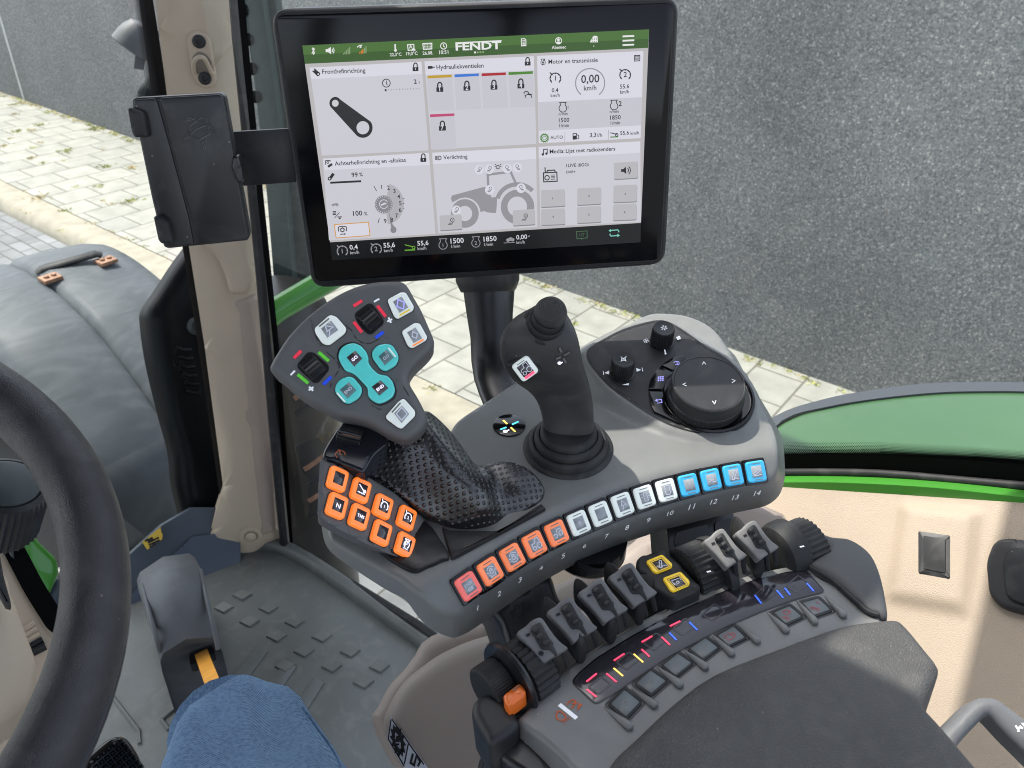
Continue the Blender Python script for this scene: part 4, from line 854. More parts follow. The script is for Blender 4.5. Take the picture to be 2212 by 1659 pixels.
# ================================================================ CONTROL CONSOLE (front unit)
N0=V((-.12,-.04,.99)).normalized(); PC=(at((1230,965),.66),N0)
A0,B0=frame(N0)
def pc2(p): d=p-PC[0]; return np.array([d.dot(A0),d.dot(B0)])
rtop=[QC(*q) for q in ((75,855),(190,780),(480,615),(750,480),(1030,365),(1300,255),(1560,185),(1980,112))]
R2=np.array([pc2(p) for p in ons(rtop,PC)])
Am=np.c_[2*R2,np.ones(len(R2))]; s_=np.linalg.lstsq(Am,(R2**2).sum(1),rcond=None)[0]; CC=s_[:2]; RHO=math.sqrt(s_[2]+CC@CC)+.006
PDN=V((-.25,-.16,.955)).normalized()
pod_px=[QJ(*q) for q in ((745,470),(770,435),(860,380),(1000,310),(1200,255),(1300,262),(1420,330),(1560,430),(1690,505),(1790,600),(1855,700),(1885,800),(1875,900),(1810,985),(1700,1030),(1600,1040),(1450,1012),(1300,960),(1160,880),(1050,810),(900,700),(800,590),(752,520))]
pd0=on(QJ(1500,1010),PC,.004); PD=(pd0,PDN)
pod3=ons(pod_px,PD); PODP=np.array([pc2(p) for p in pod3])
def sst(x): x=max(0,min(1,x)); return x*x*(3-2*x)
def smin(a,b,k): h_=max(0,min(1,.5+.5*(b-a)/k)); return b*(1-h_)+a*h_-k*h_*(1-h_)
def hc(p):
    q=pc2(p); rho=math.hypot(*(q-CC)); base=smin(0.0,.93*(rho-RHO)*1.0,.006)
    # pod: plane height at q, minus distance outside
    P0=PC[0]+A0*float(q[0])+B0*float(q[1]); hp_=(PD[0]-P0).dot(PDN)/N0.dot(PDN)
    d=bdist(PODP,q[None])[0]; ins=pip(PODP,q[None])[0]; out=0 if ins else d
    pod=hp_-.0005-max(0,out-.004)*1.1
    return -smin(-base,-pod,.008)
def hitc(px_):
    r=ray(px_); lo=(PC[0]+N0*.09-CAM).dot(N0)/r.dot(N0); hi=(PC[0]-N0*.08-CAM).dot(N0)/r.dot(N0)
    for _ in range(32):
        mid=(lo+hi)/2; p=CAM+r*mid; hgt=(p-PC[0]).dot(N0)
        if hgt>hc(p): lo=mid
        else: hi=mid
    return CAM+r*hi
con=thing('control_console','grey control console with fourteen lit keys in an arc numbered 1 to 14','console',PC[0])
prs=[((706,1120),(697,1125),.028),(QD(560,100),QD(510,110),.028),(QD(640,190),QD(565,250),.028),(QD(900,340),QD(700,375),.028),(QD(1100,450),QD(950,540),.028),(QD(1350,590),QD(1200,700),.028),(QD(1500,700),QD(1420,820),.03),(QD(1650,820),QD(1560,1000),.032),(QD(1780,920),QD(1700,1140),.036),(QD(1900,975),QD(1900,1228),.042),(QD(2000,985),QC(100,1222),.045),
(QK(320,1220),QC(200,1172),.045),(QK(560,1010),QC(360,1060),.045),(QK(820,850),QC(560,922),.045),(QK(1090,700),QC(770,800),.045),(QK(1360,560),QC(950,720),.045),(QK(1620,420),QC(1130,640),.045),(QK(1900,300),QC(1270,592),.045),(QC(1240,475),QC(1400,550),.045),(QC(1500,388),QC(1640,490),.045),(QC(1770,315),QC(1860,435),.045),(QC(1960,272),QC(2010,408),.045),(QC(2065,235),QC(2100,345),.042),(QC(2100,170),QC(2138,240),.036),
((1683,985),(1695,1000),.03),((1675,930),(1688,945),.03),((1648,868),(1658,887),.03),((1608,800),(1614,816),.03),((1572,745),(1577,757),.03),((1535,703),None,.03),((1487,681),None,.03),((1443,675),None,.03),((1400,677),None,.03),((1350,703),None,.03),((1270,740),None,.03),((1190,775),None,.03),((1110,825),None,.03),((1045,868),None,.03),((990,905),None,.03),((968,935),None,.03),((940,965),None,.03),((860,1000),None,.03),((780,1040),None,.03),((722,1080),None,.03)]
C3=[hitc(a) for a,_,_ in prs]; S3=[on(b,PC,-o) if b else (c-V((0,0,o))) for (a,b,o),c in zip(prs,C3)]
C3=cr(C3,4); S3=cr(S3,4); cen=sum(S3,V())/len(S3); B3=[cen.lerp(p,.86)-N0*.012 for p in S3]
body=pillow('console_body',C3,PC,.02,.004,m.grey,con,.0032,hc,skirt=[S3,B3])
TB=bvh(body)
def cplane(q,off=0,t=None):
    l,n=cast(q,t or TB); return (l+n*off,n)
# key bezel strip following the surface
rt=[(68,862),(190,780),(335,695),(480,615),(620,542),(750,480),(890,418),(1030,363),(1165,307),(1300,258),(1430,215),(1560,182),(1700,156),(1850,133),(1985,112)]
rb=[(128,1008),(265,950),(400,862),(545,762),(690,682),(825,620),(960,562),(1100,500),(1230,455),(1365,410),(1490,372),(1630,335),(1760,303),(1900,272),(2037,248)]
bm=bmesh.new(); T=[];Bt=[];
for a,b in zip(cr([(x,y,0) for x,y in rt],3,False),cr([(x,y,0) for x,y in rb],3,False)):
    row=[]
    for f in (0,.25,.5,.75,1):
        l,n=cast(QC(a.x+(b.x-a.x)*f,a.y+(b.y-a.y)*f),TB); row.append((l,n))
    T.append(row)
loft(bm,[[l+n*.0009 for l,n in row]+[row[-1][0]-row[-1][1]*.001,row[0][0]-row[0][1]*.001] for row in T]); fin(bm,'key_bezel',m.gloss,con)
kc=[(160,905),(297,812),(435,725),(572,645),(710,575),(848,512),(982,455),(1120,398),(1257,350),(1393,308),(1532,275),(1670,243),(1808,214),(1950,192)]
K3=[cast(QC(*q),TB) for q in kc]
def icon_strokes(kind):
    c=lambda x,y,r,a0=0,a1=360,k=12: arcp(x,y,r,r,a0,a1,k)
    trac=[c(-.25,-.28,.16)+[],c(.32,-.2,.24),[(-.42,-.1),(-.38,.12),(.0,.15),(.05,.48),(.42,.48),(.45,.1)],[(-.08,-.28),(.06,-.25)]]
    D={'lockt':[c(0,0,.42,30,150),c(0,0,.42,210,330),[(-.16,-.2),(.16,-.2),(.16,.08),(-.16,.08),(-.16,-.2)],[(-.1,.08),(-.1,.24),(.1,.24),(.1,.08)],[(-.5,.05),(-.3,-.05)],[(.5,.05),(.3,-.05)]],
    'trac':trac,'trac2':[c(-.28,-.18,.18,-150,150),[(-.5,-.05),(-.3,0)],c(.3,-.1,.2),[(-.1,.1),(.0,.3),(.3,.35),(.4,.15)]],
    'dot':[c(0,0,.12)],'none':[],'prop':[[(-.1,.45),(.3,-.05),(-.25,-.05),(-.1,.45)],[(-.05,-.1),(-.3,-.5)]],'beacon':[[(-.18,-.4),(-.18,.25),(-.08,.4),(.08,.4),(.18,.25),(.18,-.4),(-.18,-.4)],[(-.5,.35),(-.3,.25)],[(-.5,.05),(-.3,.05)],[(.5,.35),(.3,.25)],[(.5,.05),(.3,.05)]],
    'pad':[[(-.25,-.4),(-.25,.4),(.25,.4),(.25,-.3),(.1,-.45),(-.25,-.4)]],'wave':[[(-.45,-.2),(-.1,-.05),(.2,-.25),(.45,-.2)],[(-.3,.1),(.2,.0)]],'arm':[[(-.35,-.35),(.15,.4),(.35,.3),(-.15,-.45),(-.35,-.35)],[(-.2,-.45),(.1,-.3),(.45,-.45)]],'arm2':[[(-.45,-.15),(.35,.2),(.4,.05),(-.35,-.35),(-.45,-.15)],[(-.4,-.4),(.45,-.35)]],
    'sq':[[(-.36,-.36),(.36,-.36),(.36,.36),(-.36,.36),(-.36,-.36)]],'dia':[[(0,-.42),(.42,0),(0,.42),(-.42,0),(0,-.42)]],'diaf':[[(0,-.3),(.3,0),(0,.3),(-.3,0),(0,-.3)]],
    'g':[c(0,-.05,.42,-40,220,16),[(-.45,.5),(-.25,.25)],[(-.3,.05),(-.4,.12)],[(.3,.05),(.4,.12)]],'lev':[[(-.45,.35),(.3,-.15)],[(-.45,-.35),(.4,-.35)],c(.3,-.1,.12)],'eng':[c(0,-.05,.32,-60,240,14)+[(-.16,.28),(-.3,.42),(.25,.45),(.16,.26)]],
    'pto':[[(-.45,-.25),(-.45,.3),(.4,.3),(.4,.0)],c(-.05,-.1,.13,0,360,8)],'lock':[[(-.2,-.3),(.2,-.3),(.2,.05),(-.2,.05),(-.2,-.3)],c(0,.08,.15,0,180,6)],'lock2':[[(-.3,-.1),(.0,-.1),(.0,.15),(-.3,.15),(-.3,-.1)],c(-.15,.18,.1,0,180,6),[(.0,-.35),(.35,-.25),(.25,-.1),(.0,-.35)]],'arm3':[[(.0,-.4),(.35,-.1),(.25,0),(-.05,-.25),(.0,-.4)],[(-.3,.2),(-.1,.3)]],'sqd':[[(-.4,-.4),(.4,-.4),(.4,.4),(-.4,.4),(-.4,-.4)]]}
    return D[kind]
def key(parent,c,n,x,w_,h_,cap,disp,ic='none',ics=None,txts=(),rise=.0035,ds=.27,label=None,corner=.0028,cc=None,icw=.045,name='key'):
    """a square push key: bevelled cap with inset window; the window is its own sub-part"""
    n=n.normalized(); x=(x-n*x.dot(n)).normalized(); y=n.cross(x)
    P_=lambda u,v,o=0: c+x*(u*w_)+y*(v*h_)+n*(rise+o)
    bm=bmesh.new(); prism(bm,rc([P_(-.5,-.5),P_(.5,-.5),P_(.5,.5),P_(-.5,.5)],corner,4),n,rise+.003,.0013,0,3)
    stroke(bm,rc([P_(-.40,-.40,.00015),P_(.40,-.40,.00015),P_(.40,.40,.00015),P_(-.40,.40,.00015)],.001,2),.0004,n,0,True)
    stroke(bm,[P_(-.2,.385,.0002),P_(.24,.385,.0002)],w_*.04,n,1); stroke(bm,[P_(-.2,-.385,.0002),P_(.24,-.385,.0002)],w_*.04,n,1)
    o=fin(bm,name,[cap,cc or m.groove],parent)
    if label: o['label']=label
    bm=bmesh.new(); prism(bm,[P_(-ds,-ds,.0003),P_(ds,-ds,.0003),P_(ds,ds,.0003),P_(-ds,ds,.0003)],n,.0005,.0001,0,1)
    for s in icon_strokes(ic): stroke(bm,[P_(a*ds*1.8,b*ds*1.8,.0005) for a,b in s],w_*icw*.8,n,1)
    for s,yy,ww in txts: text(bm,s,P_(-ww,yy,.0005),P_(ww,yy,.0005),n,1,.01)
    fin(bm,'key_window',[disp,ics or m.icf],o,recalc=False); return o
spec=[(m.capred,'none',(('STOP',.04,.2),('ISB',-.19,.13)),'red key lettered STOP ISB'),(m.capor,'lockt',(('AUTO',-.25,.16),),'orange key with a padlock target and AUTO'),(m.capor,'lockt',(),'orange key with a padlock target'),(m.capor,'trac',(('AUTO',-.25,.16),),'orange key with a tractor and AUTO'),(m.capor,'trac2',(),'orange key with a tractor outline'),(m.capwh,'dot',(),'plain white key'),(m.capwh,'none',(),'plain white key'),(m.capwh,'prop',(),'white key with a pointer symbol'),(m.capwh,'beacon',(),'white key with a beacon symbol'),(m.capwh,'pad',(),'white key with a rounded pad symbol'),(m.capbl,'none',(),'blue key'),(m.capbl,'wave',(),'blue key'),(m.capbl,'arm',(),'blue key with a lift arm'),(m.capbl,'arm2',(),'blue key with a lowered lift arm')]
for i,(cap,ic,tx,lb) in enumerate(spec):
    l,n=K3[i]; a=K3[max(i-1,0)][0]; b=K3[min(i+1,13)][0]; xd=(b-a); pitch=xd.length/(2 if 0<i<13 else 1)
    if i==0: xd=K3[1][0]-K3[0][0]; xd=xd*1.5-(K3[2][0]-K3[1][0])*.5
    # black seat
    xx=(xd-n*xd.dot(n)).normalized(); yy=n.cross(xx); bm=bmesh.new(); hw=pitch*.475
    prism(bm,rc([l+xx*u*hw+yy*v*hw*1.12+n*.0022 for u,v in ((-1,-1),(1,-1),(1,1),(-1,1))],.0016,2),n,.003,.0005); fin(bm,'key_seat',m.gloss,con)
    key(con,l+n*.002,n,xd,pitch*.80,pitch*.86,cap,m.dispg,ic,m.icf,tx,rise=.0028,label=lb)
nc=[(223,1043),(357,955),(487,867),(618,790),(756,717),(888,653),(1027,592),(1153,540),(1288,493),(1422,450),(1556,413),(1692,380),(1828,352),(1963,327)]
bm=bmesh.new()
for i,q in enumerate(nc):
    pl=cplane(QC(*q),.0003); a=nc[max(i-1,0)]; b=nc[min(i+1,13)]; d=V((b[0]-a[0],b[1]-a[1])).normalized(); hw=(13 if i<9 else 21)
    dn=V((-d.y,d.x))*13
    text(bm,str(i+1),on(QC(q[0]-d.x*hw+dn.x,q[1]-d.y*hw+dn.y),pl),on(QC(q[0]+d.x*hw+dn.x,q[1]+d.y*hw+dn.y),pl),pl[1],0,0,.15)
fin(bm,'key_numbers',m.white,con,recalc=False)
# indicator disc
pl=cplane(QJ(203,977)); bm=bmesh.new(); q0=on(QJ(203,977),pl); rr=(on(QJ(314,977),pl)-q0).length
lathe(bm,q0,pl[1],[(rr*1.02,-.001),(rr*1.02,.0008),(rr*.97,.0012)],40); di=fin(bm,'indicator_disc',m.gloss,con)
bm=bmesh.new(); pj=up(pl,.0015)
for a,b,k in (((160,938),(188,964),0),((222,968),(266,948),1),((140,1003),(183,987),1),((213,988),(244,1018),0)): stroke(bm,ons(zz(QJ,[a,b]),pj),.0016,pl[1],k)
stroke(bm,ons(zz(QJ,[(203,1004),(190,1010)]),pj),.0012,pl[1],2); face(bm,ons([QJ(*q) for q in arcp(175,1016,17,11,0,330,10)],pj),2)
fin(bm,'indicator_marks',[m.yel,m.cyan,m.icw],di,recalc=False)
# dial panel
pan=pillow('dial_panel',cr(pod3,3),PD,.006,.0012,m.black,con,.004)
bm=bmesh.new(); stroke(bm,cr(ons([((x-1440)*1.0+1440,(y-860)*1.0+860) for x,y in pod_px],PD,.0003),3),.0018,PDN,0,True); fin(bm,'panel_rim',m.sblack,pan,recalc=False)
dc=on(QJ(1583,680),PD,.0235); base=dc-PDN*.0235
bm=bmesh.new(); lathe(bm,on(QJ(1568,770),PD,0),PDN,[(.0405,-.002),(.0405,.0015),(.0385,.0022),(.0375,.001),(.036,.0006)],64); fin(bm,'dial_well',m.gloss,con)
bm=bmesh.new(); R_=.0308
lathe(bm,dc,PDN,[(R_*1.0,-.022),(R_*1.05,-.021),(R_*1.05,-.013),(R_*1.02,-.012),(R_*1.02,-.006),(R_*1.0,-.003),(R_*.985,-.0008),(R_*.955,0),(R_*.93,-.0005),(R_*.92,-.0003)],180,teeth={1:.0006,2:.0006})
dl=fin(bm,'selector_dial',m.black,con,ang=25); dl['label']='big round selector dial with four arrows'
bm=bmesh.new(); pj=(dc+PDN*.0002,PDN)
for pts in ([(1537,553),(1548,535),(1562,553)],[(1425,680),(1403,690),(1427,702)],[(1740,655),(1764,665),(1742,680)],[(1607,805),(1622,826),(1632,802)]): stroke(bm,ons(zz(QJ,pts),pj),.0006,PDN)
fin(bm,'arrows',m.white,dl,recalc=False)
bm=bmesh.new()
for i,(pts,ic) in enumerate((([(1252,556),(1330,505),(1412,486),(1424,520),(1375,560),(1342,595)],0),([(1165,722),(1180,650),(1210,602),(1248,566),(1338,612),(1292,650),(1268,722)],1),([(1168,738),(1266,740),(1282,820),(1318,882),(1390,950),(1375,955),(1205,878),(1184,830)],2))):
    k_=slab('menu_key',rc(ons(zz(QJ,pts),PD,.0022),.001,2),PDN,.002,m.gloss,con,.0005)
    b2=bmesh.new(); pj=up(PD,.0025)
    if i==0:
        for a in ([(1340,540),(1350,532),(1375,534),(1378,552),(1350,556)],[(1362,534),(1364,554)]): stroke(b2,ons(zz(QJ,a),pj),.0006,PDN)
    elif i==1:
        for u in range(3):
            for v in range(3): x0,y0=1230+u*15-v*.5,637+v*12-u*1.5; face(b2,ons(zz(QJ,[(x0,y0),(x0+11,y0-1),(x0+10,y0+8),(x0-1,y0+9)]),pj))
    else: stroke(b2,ons(zz(QJ,[(1222,800),(1255,795),(1258,816),(1225,821)]),pj),.0007,PDN); face(b2,ons(zz(QJ,[(1208,802),(1226,790),(1228,812)]),pj))
    fin(b2,'menu_symbol',m.icv,k_,recalc=False)
bm.free()
for tc_,lb,ic in (((993,515),'small knob with a crossed-out symbol',0),((1272,300),'small knob with a snowflake',1)):
    c_=on(QJ(*tc_),PD,.0175); r_=.0098
    bm=bmesh.new(); lathe(bm,c_,PDN,[(r_*1.02,-.0175),(r_*1.05,-.0145),(r_*1.03,-.004),(r_*.98,-.001),(r_*.9,0),(r_*.85,-.0002)],72,teeth={1:.0007,2:.0007,3:.0004}); kn=fin(bm,'rotary_knob',m.black,con,ang=25); kn['label']=lb
    bm=bmesh.new(); lathe(bm,c_-PDN*.0172,PDN,[(r_*1.25,-.001),(r_*1.22,.0006),(r_*1.0,.0008)],40); fin(bm,'knob_collar',m.sblack,kn)
    bm=bmesh.new(); pj=(c_+PDN*.0002,PDN); cx_,cy_=tc_
    if ic:
        for i in range(6): a=i*math.pi/3+.2; stroke(bm,ons(zz(QJ,[(cx_+10*math.cos(a),cy_+7*math.sin(a)),(cx_+24*math.cos(a),cy_+19*math.sin(a))]),pj),.0005,PDN); stroke(bm,ons(zz(QJ,[(cx_+19*math.cos(a+.3),cy_+15*math.sin(a+.3)),(cx_+17*math.cos(a),cy_+14*math.sin(a)),(cx_+19*math.cos(a-.3),cy_+15*math.sin(a-.3))]),pj),.0004,PDN)
        stroke(bm,[on(QJ(*q),pj) for q in arcp(cx_,cy_,9,7,0,330,11)],.0004,PDN,0,True)
    else:
        for a in ([(-20,-16),(20,16)],[(20,-18),(-20,18)],[(-14,-4),(6,-6),(12,-14),(14,14),(2,10),(-14,12),(-14,-4)]): stroke(bm,ons(zz(QJ,[(cx_+x,cy_+y) for x,y in a]),pj),.0005,PDN)
    fin(bm,'knob_symbol',m.white,kn,recalc=False)
bm=bmesh.new(); pj=up(PD,.0015)
face(bm,ons(zz(QJ,[(860,612),(893,595),(892,622)]),pj)); stroke(bm,ons(zz(QJ,[(853,600),(855,625)]),pj),.0006,PDN)
face(bm,ons(zz(QJ,[(1080,578),(1115,590),(1084,604)]),pj)); stroke(bm,ons(zz(QJ,[(1120,575),(1126,602)]),pj),.0006,PDN)
face(bm,ons(zz(QJ,[(980,695),(1030,682),(1028,697)]),pj)); stroke(bm,ons(zz(QJ,[(1277,450),(1282,475)]),pj),.0012,PDN); face(bm,[on(QJ(*q),pj) for q in arcp(1283,478,7,7,0,330,10)])
for cx_,cy_,f in ((1148,390,0),(1373,370,1)):
    for i in range(4):
        a=math.pi/2*i+.3; x,y=cx_+9*math.cos(a),cy_+8*math.sin(a); e=[on(QJ(*q),pj) for q in arcp(x,y,8.5,6.5,0,324,9)]
        face(bm,e) if f else stroke(bm,e,.0004,PDN,0,True)
fin(bm,'panel_symbols',m.white,pan,recalc=False)
# ================================================================ CROSS-GATE JOYSTICK
js=thing('joystick','black curved joystick with a ribbed thumb cap and one white key','joystick',PC[0])
bc=on(QJ(609,1128),PC,0)
bm=bmesh.new(); lathe(bm,bc,N0,[(.0368,-.002),(.0368,.0008),(.0352,.0022),(.0325,.0024),(.0322,.0065),(.0308,.0092),(.0288,.0095),(.0280,.0085),(.0275,.0125),(.0260,.0150),(.0240,.0152),(.0232,.0140),(.0228,.0185),(.0205,.0205),(.018,.02)],56); fin(bm,'rubber_boot',m.rub,js,ang=60)
L_=[(350,165),(262,212),(190,280),(152,350),(138,420),(143,500),(168,575),(208,635),(258,685),(322,728),(372,775),(408,840),(430,920),(442,1000),(470,1060),(500,1095)]
R_=[(540,150),(600,205),(645,285),(672,355),(690,430),(702,500),(722,580),(745,650),(762,715),(774,780),(783,850),(787,920),(787,985),(783,1040),(775,1075),(755,1100)]
dj=[.605,.600,.597,.596,.598,.602,.608,.615,.622,.629,.635,.640,.645,.648,.650,.652]
LR=[(QJ(*a),QJ(*b),d) for a,b,d in zip(L_,R_,dj)]
LRs=[]
for i in range(len(LR)-1):
    for t in (0,.5):
        p=[LR[max(i-1,0)],LR[i],LR[i+1],LR[min(i+2,len(LR)-1)]]
        g_=lambda f:.5*((2*f(p[1]))+(f(p[2])-f(p[0]))*t+(2*f(p[0])-5*f(p[1])+4*f(p[2])-f(p[3]))*t*t+(3*f(p[1])-f(p[0])-3*f(p[2])+f(p[3]))*t**3)
        LRs.append(((g_(lambda q:q[0][0]),g_(lambda q:q[0][1])),(g_(lambda q:q[1][0]),g_(lambda q:q[1][1])),g_(lambda q:q[2])))
LRs.append(LR[-1])
def oval(lr,fr,bk,sq=2.4,k=32):
    out=[]
    for i,(l,r,dd) in enumerate(lr):
        a=at(l,dd); b=at(r,dd); c=(a+b)/2; x=(b-a)/2; vd=(c-CAM).normalized(); y=(vd-x.normalized()*vd.dot(x.normalized())).normalized()*x.length
        ring=[]
        for j in range(k):
            t=2*math.pi*j/k; cs,sn=math.cos(t),math.sin(t); e=2/sq; u=math.copysign(abs(cs)**e,cs); v=math.copysign(abs(sn)**e,sn)
            ring.append(c+x*u+y*(v*(bk if v>0 else fr)))
        out.append(ring)
    return out
rings=oval(LRs,.42,.75)
t0=rings[0]; c0=sum(t0,V())/len(t0); upv=(c0-sum(rings[2],V())/len(t0)).normalized()
caps=[[c0+upv*.0035+(p-c0)*.4 for p in t0],[c0+upv*.0022+(p-c0)*.75 for p in t0]]
bm=bmesh.new(); loft(bm,caps+rings); gj=fin(bm,'grip',m.jgrip,js,ang=70); TJ=bvh(gj)
JN=V((-.42,-.55,.70)).normalized()
tc0=at(QJ(445,290),.594); JA=(JN*.8+V((.0,-.05,.35))).normalized()
bm=bmesh.new(); rr=.0172
lathe(bm,tc0,JA,[(rr,-.010),(rr,-.001),(rr*.97,.0015),(rr*.86,.003),(rr*.84,.0018),(rr*.83,.006),(rr*.80,.0085),(rr*.73,.0092),(rr*.71,.0082),(rr*.70,.012),(rr*.66,.0145),(rr*.60,.015),(rr*.58,.014),(rr*.57,.0175)],48); fin(bm,'thumb_boot',m.rub,js,ang=60)
tc1=tc0+JA*.017
bm=bmesh.new(); pf=[(rr*.55,0),(rr*.67,.001),(rr*.70,.003),(rr*.68,.0055),(rr*.62,.0080)]
for i in range(8): q=.60*(1-i/8)**.85; hh=.0088+.0092*(i/8); pf+=[(rr*q,hh),(rr*(q-.03),hh+.0003),(rr*(q-.04),hh-.0002)]
lathe(bm,tc1,JA,pf+[(rr*.01,.0185)],48); fin(bm,'thumb_cap',m.jgrip,js,ang=50)
l,n=cast(QJ(311,572),TJ); x=on(QJ(345,480+75),(l,n))-on(QJ(240,545+75-30+30),(l,n)); x=on(QJ(333,482),(l,n))-on(QJ(222,545),(l,n))
bm=bmesh.new(); nn=(n+JN).normalized(); xx=(x-nn*x.dot(nn)).normalized(); yy=nn.cross(xx)
prism(bm,rc([l+xx*u+yy*v+nn*.0035 for u,v in ((-.0092,-.0098),(.0092,-.0098),(.0092,.0098),(-.0092,.0098))],.002,3),nn,.012,.0015); fin(bm,'key_housing',m.rub,js)
kj=key(js,l+nn*.0038,nn,x,.0148,.0155,m.capwh,m.dispd,'trac',m.icf,(),rise=.0022,ds=.3)
bm=bmesh.new(); prism(bm,[l+xx*u+yy*v+nn*.0064 for u,v in ((-.0042,-.0066),(.0042,-.0066),(.0042,-.0048),(-.0042,-.0048))],nn,.0006); fin(bm,'red_bar',m.red,kj)
bm=bmesh.new()
l,n=cast(QJ(575,490),TJ); pj=(l+n*.0004,n)
for a,b in (((550,438),(565,470)),((582,492),(620,470)),((525,515),(560,502)),((578,510),(595,543))): stroke(bm,ons(zz(QJ,[a,b]),pj),.0026,n,0); stroke(bm,ons(zz(QJ,[a,b]),(pj[0]+n*.0002,n)),.0017,n,2)
face(bm,[on(QJ(*q),pj,.0003) for q in arcp(550,544,14,11,0,330,10)],1); face(bm,ons(zz(QJ,[(560,538),(572,535),(573,541),(562,546)]),pj,.0003),1)
fin(bm,'direction_marks',[m.ink,m.icw,m.lever],gj,recalc=False)
# ================================================================ MULTI-FUNCTION LEVER
HN=V((-.50,-.50,.70)).normalized(); PH=(at((850,760),.575),HN)
mf=thing('multifunction_lever','grey fan-shaped lever head with turquoise GO and END keys on a dimpled black palm grip','lever',PC[0])
ho=zz(QG,[(60,1005),(75,960),(125,870),(250,680),(420,500),(600,350),(800,225),(1000,142),(1200,103),(1380,97),(1450,110),(1500,155),(1560,260),(1640,400),(1720,580),(1772,710),(1765,780),(1700,870),(1600,965),(1530,1050),(1512,1110),(1530,1190),(1590,1290),(1650,1400)])+zz(QM,[(1040,60),(1035,130),(1000,190),(930,250),(870,280),(810,280),(740,255),(640,205),(560,155),(470,112),(380,88),(300,75)])+zz(QG,[(760,1503),(600,1420),(450,1340),(300,1235),(160,1110),(80,1050)])
def hh_(p):
    return 0
hd_=pillow('lever_head',cr(ons(ho,PH),3),PH,.024,.0055,m.headg,mf,.0035)
# shallow step that frames the turquoise field
slm=mat('groove_dark',(.03,.031,.033),.5)
def sline(f):
    bm=bmesh.new(); f(bm); fin(bm,'styling_line',slm,hd_,recalc=False)
bm=bmesh.new(); stroke(bm,cr([p for p in ons(zz(QG,[(500,520),(540,680),(640,830),(740,920),(790,1010),(740,1110),(690,1220)]),PH)],4,False),.0009,HN); fin(bm,'styling_line',slm,hd_,recalc=False); bm=bmesh.new(); stroke(bm,cr(ons(zz(QG,[(860,570),(930,640),(960,700),(1040,755),(1120,755),(1200,715),(1310,698)]),PH),4,False),.0009,HN); fin(bm,'styling_line',slm,hd_,recalc=False); bm=bmesh.new()
stroke(bm,cr(ons(zz(QG,[(1380,1130),(1460,1220),(1510,1300)]),PH),4,False),.0009,HN); stroke(bm,cr(ons(zz(QG,[(1130,1400),(1200,1440),(1260,1440)]),PH),4,False),.0009,HN)
fin(bm,'styling_line',slm,hd_,recalc=False)
def gkey(pts,cap,disp,win,ic,lb,txt=None,rise=.003,par=None,bar=None,r=.003,ics=None):
    n=HN; pl=up(PH,rise); P3=ons(zz(QG,pts),pl)
    c_=sum(P3,V())/len(P3); bm=bmesh.new(); prism(bm,rc([c_+(p-c_)*1.07-n*(rise-.0004) for p in P3],r,4),n,.002,.0004); fin(bm,'key_seat',m.ink,mf)
    bm=bmesh.new(); prism(bm,rc(P3,r,4),n,rise+.003,.0014,0,3); 
    if bar: a,b,k=bar; stroke(bm,ons(zz(QG,[a,b]),pl,.0002),.0011,n,1)
    o=fin(bm,'key',[cap,(bar[2] if bar else cap)],par or mf); o['label']=lb
    for w4,ic_,tx in win:
        W=ons(zz(QG,w4),pl,.0003); bm=bmesh.new(); prism(bm,W,n,.0005,.0001,0,1); c=sum(W,V())/4; x=(W[3]-W[0]+W[2]-W[1])/2; y=(W[1]-W[0]+W[2]-W[3])/2
        for s in icon_strokes(ic_): stroke(bm,[c+x*a+y*b+n*.0003 for a,b in s],.0008,n,1)
        if tx: text(bm,tx[0],c-x*.38*tx[1]+y*tx[2]+n*.0003,c+x*.38*tx[1]+y*tx[2]+n*.0003,n,1,.015)
        fin(bm,'key_window',[disp,ics or m.icf],o,recalc=False)
    return o
gkey([(528,600),(690,455),(760,475),(865,600),(845,650),(680,775),(610,755),(540,650)],m.capwh,m.dispg,[([(665,700),(600,605),(705,520),(780,620)][0:4],'prop',None)],None,'white key lettered AUTO',bar=((580,585),(685,500),m.groove),r=.0022)
gkey([(1283,300),(1430,222),(1480,225),(1565,370),(1555,410),(1390,500),(1355,470)],m.capwh,m.dispg,[([(1415,440),(1347,325),(1437,272),(1505,385)],'dia',None)],None,'white key with a diamond',bar=((1412,470),(1522,408),m.capye),ics=m.icv,r=.0022)
gkey([(1433,630),(1570,540),(1625,545),(1705,690),(1690,720),(1545,805),(1500,780)],m.capwh,m.dispg,[([(1562,755),(1493,645),(1582,592),(1650,705)],'diaf',None)],None,'white key with an orange bar',bar=((1552,785),(1665,718),m.capor2),r=.0022)
gkey([(1270,1510),(1410,1350),(1460,1325),(1580,1460),(1575,1510),(1440,1640),(1400,1630),(1280,1540)],m.capwh,m.dispg,[([(1437,1585),(1358,1485),(1440,1402),(1515,1490)],'sq',None)],None,'white key with a square outline',bar=((1335,1475),(1425,1375),m.groove),r=.0022)
gkey([(1128,840),(1180,775),(1280,755),(1345,775),(1400,870),(1405,920),(1375,985),(1270,1045),(1215,1020),(1130,905)],m.captq,m.dispt,[([(1263,985),(1197,893),(1283,820),(1355,905)],'none',('GO',.75,-.15))],None,'turquoise key lettered GO',bar=((1300,805),(1375,900),m.capwh),r=.003)
gkey([(745,1200),(790,1130),(885,1095),(940,1110),(1025,1215),(1022,1270),(985,1330),(885,1385),(830,1365),(745,1265)],m.captq,m.dispt,[([(875,1330),(795,1240),(890,1160),(968,1245)],'none',('END',.95,-.15))],None,'turquoise key lettered END',bar=((765,1270),(850,1365),m.capwh),r=.003)
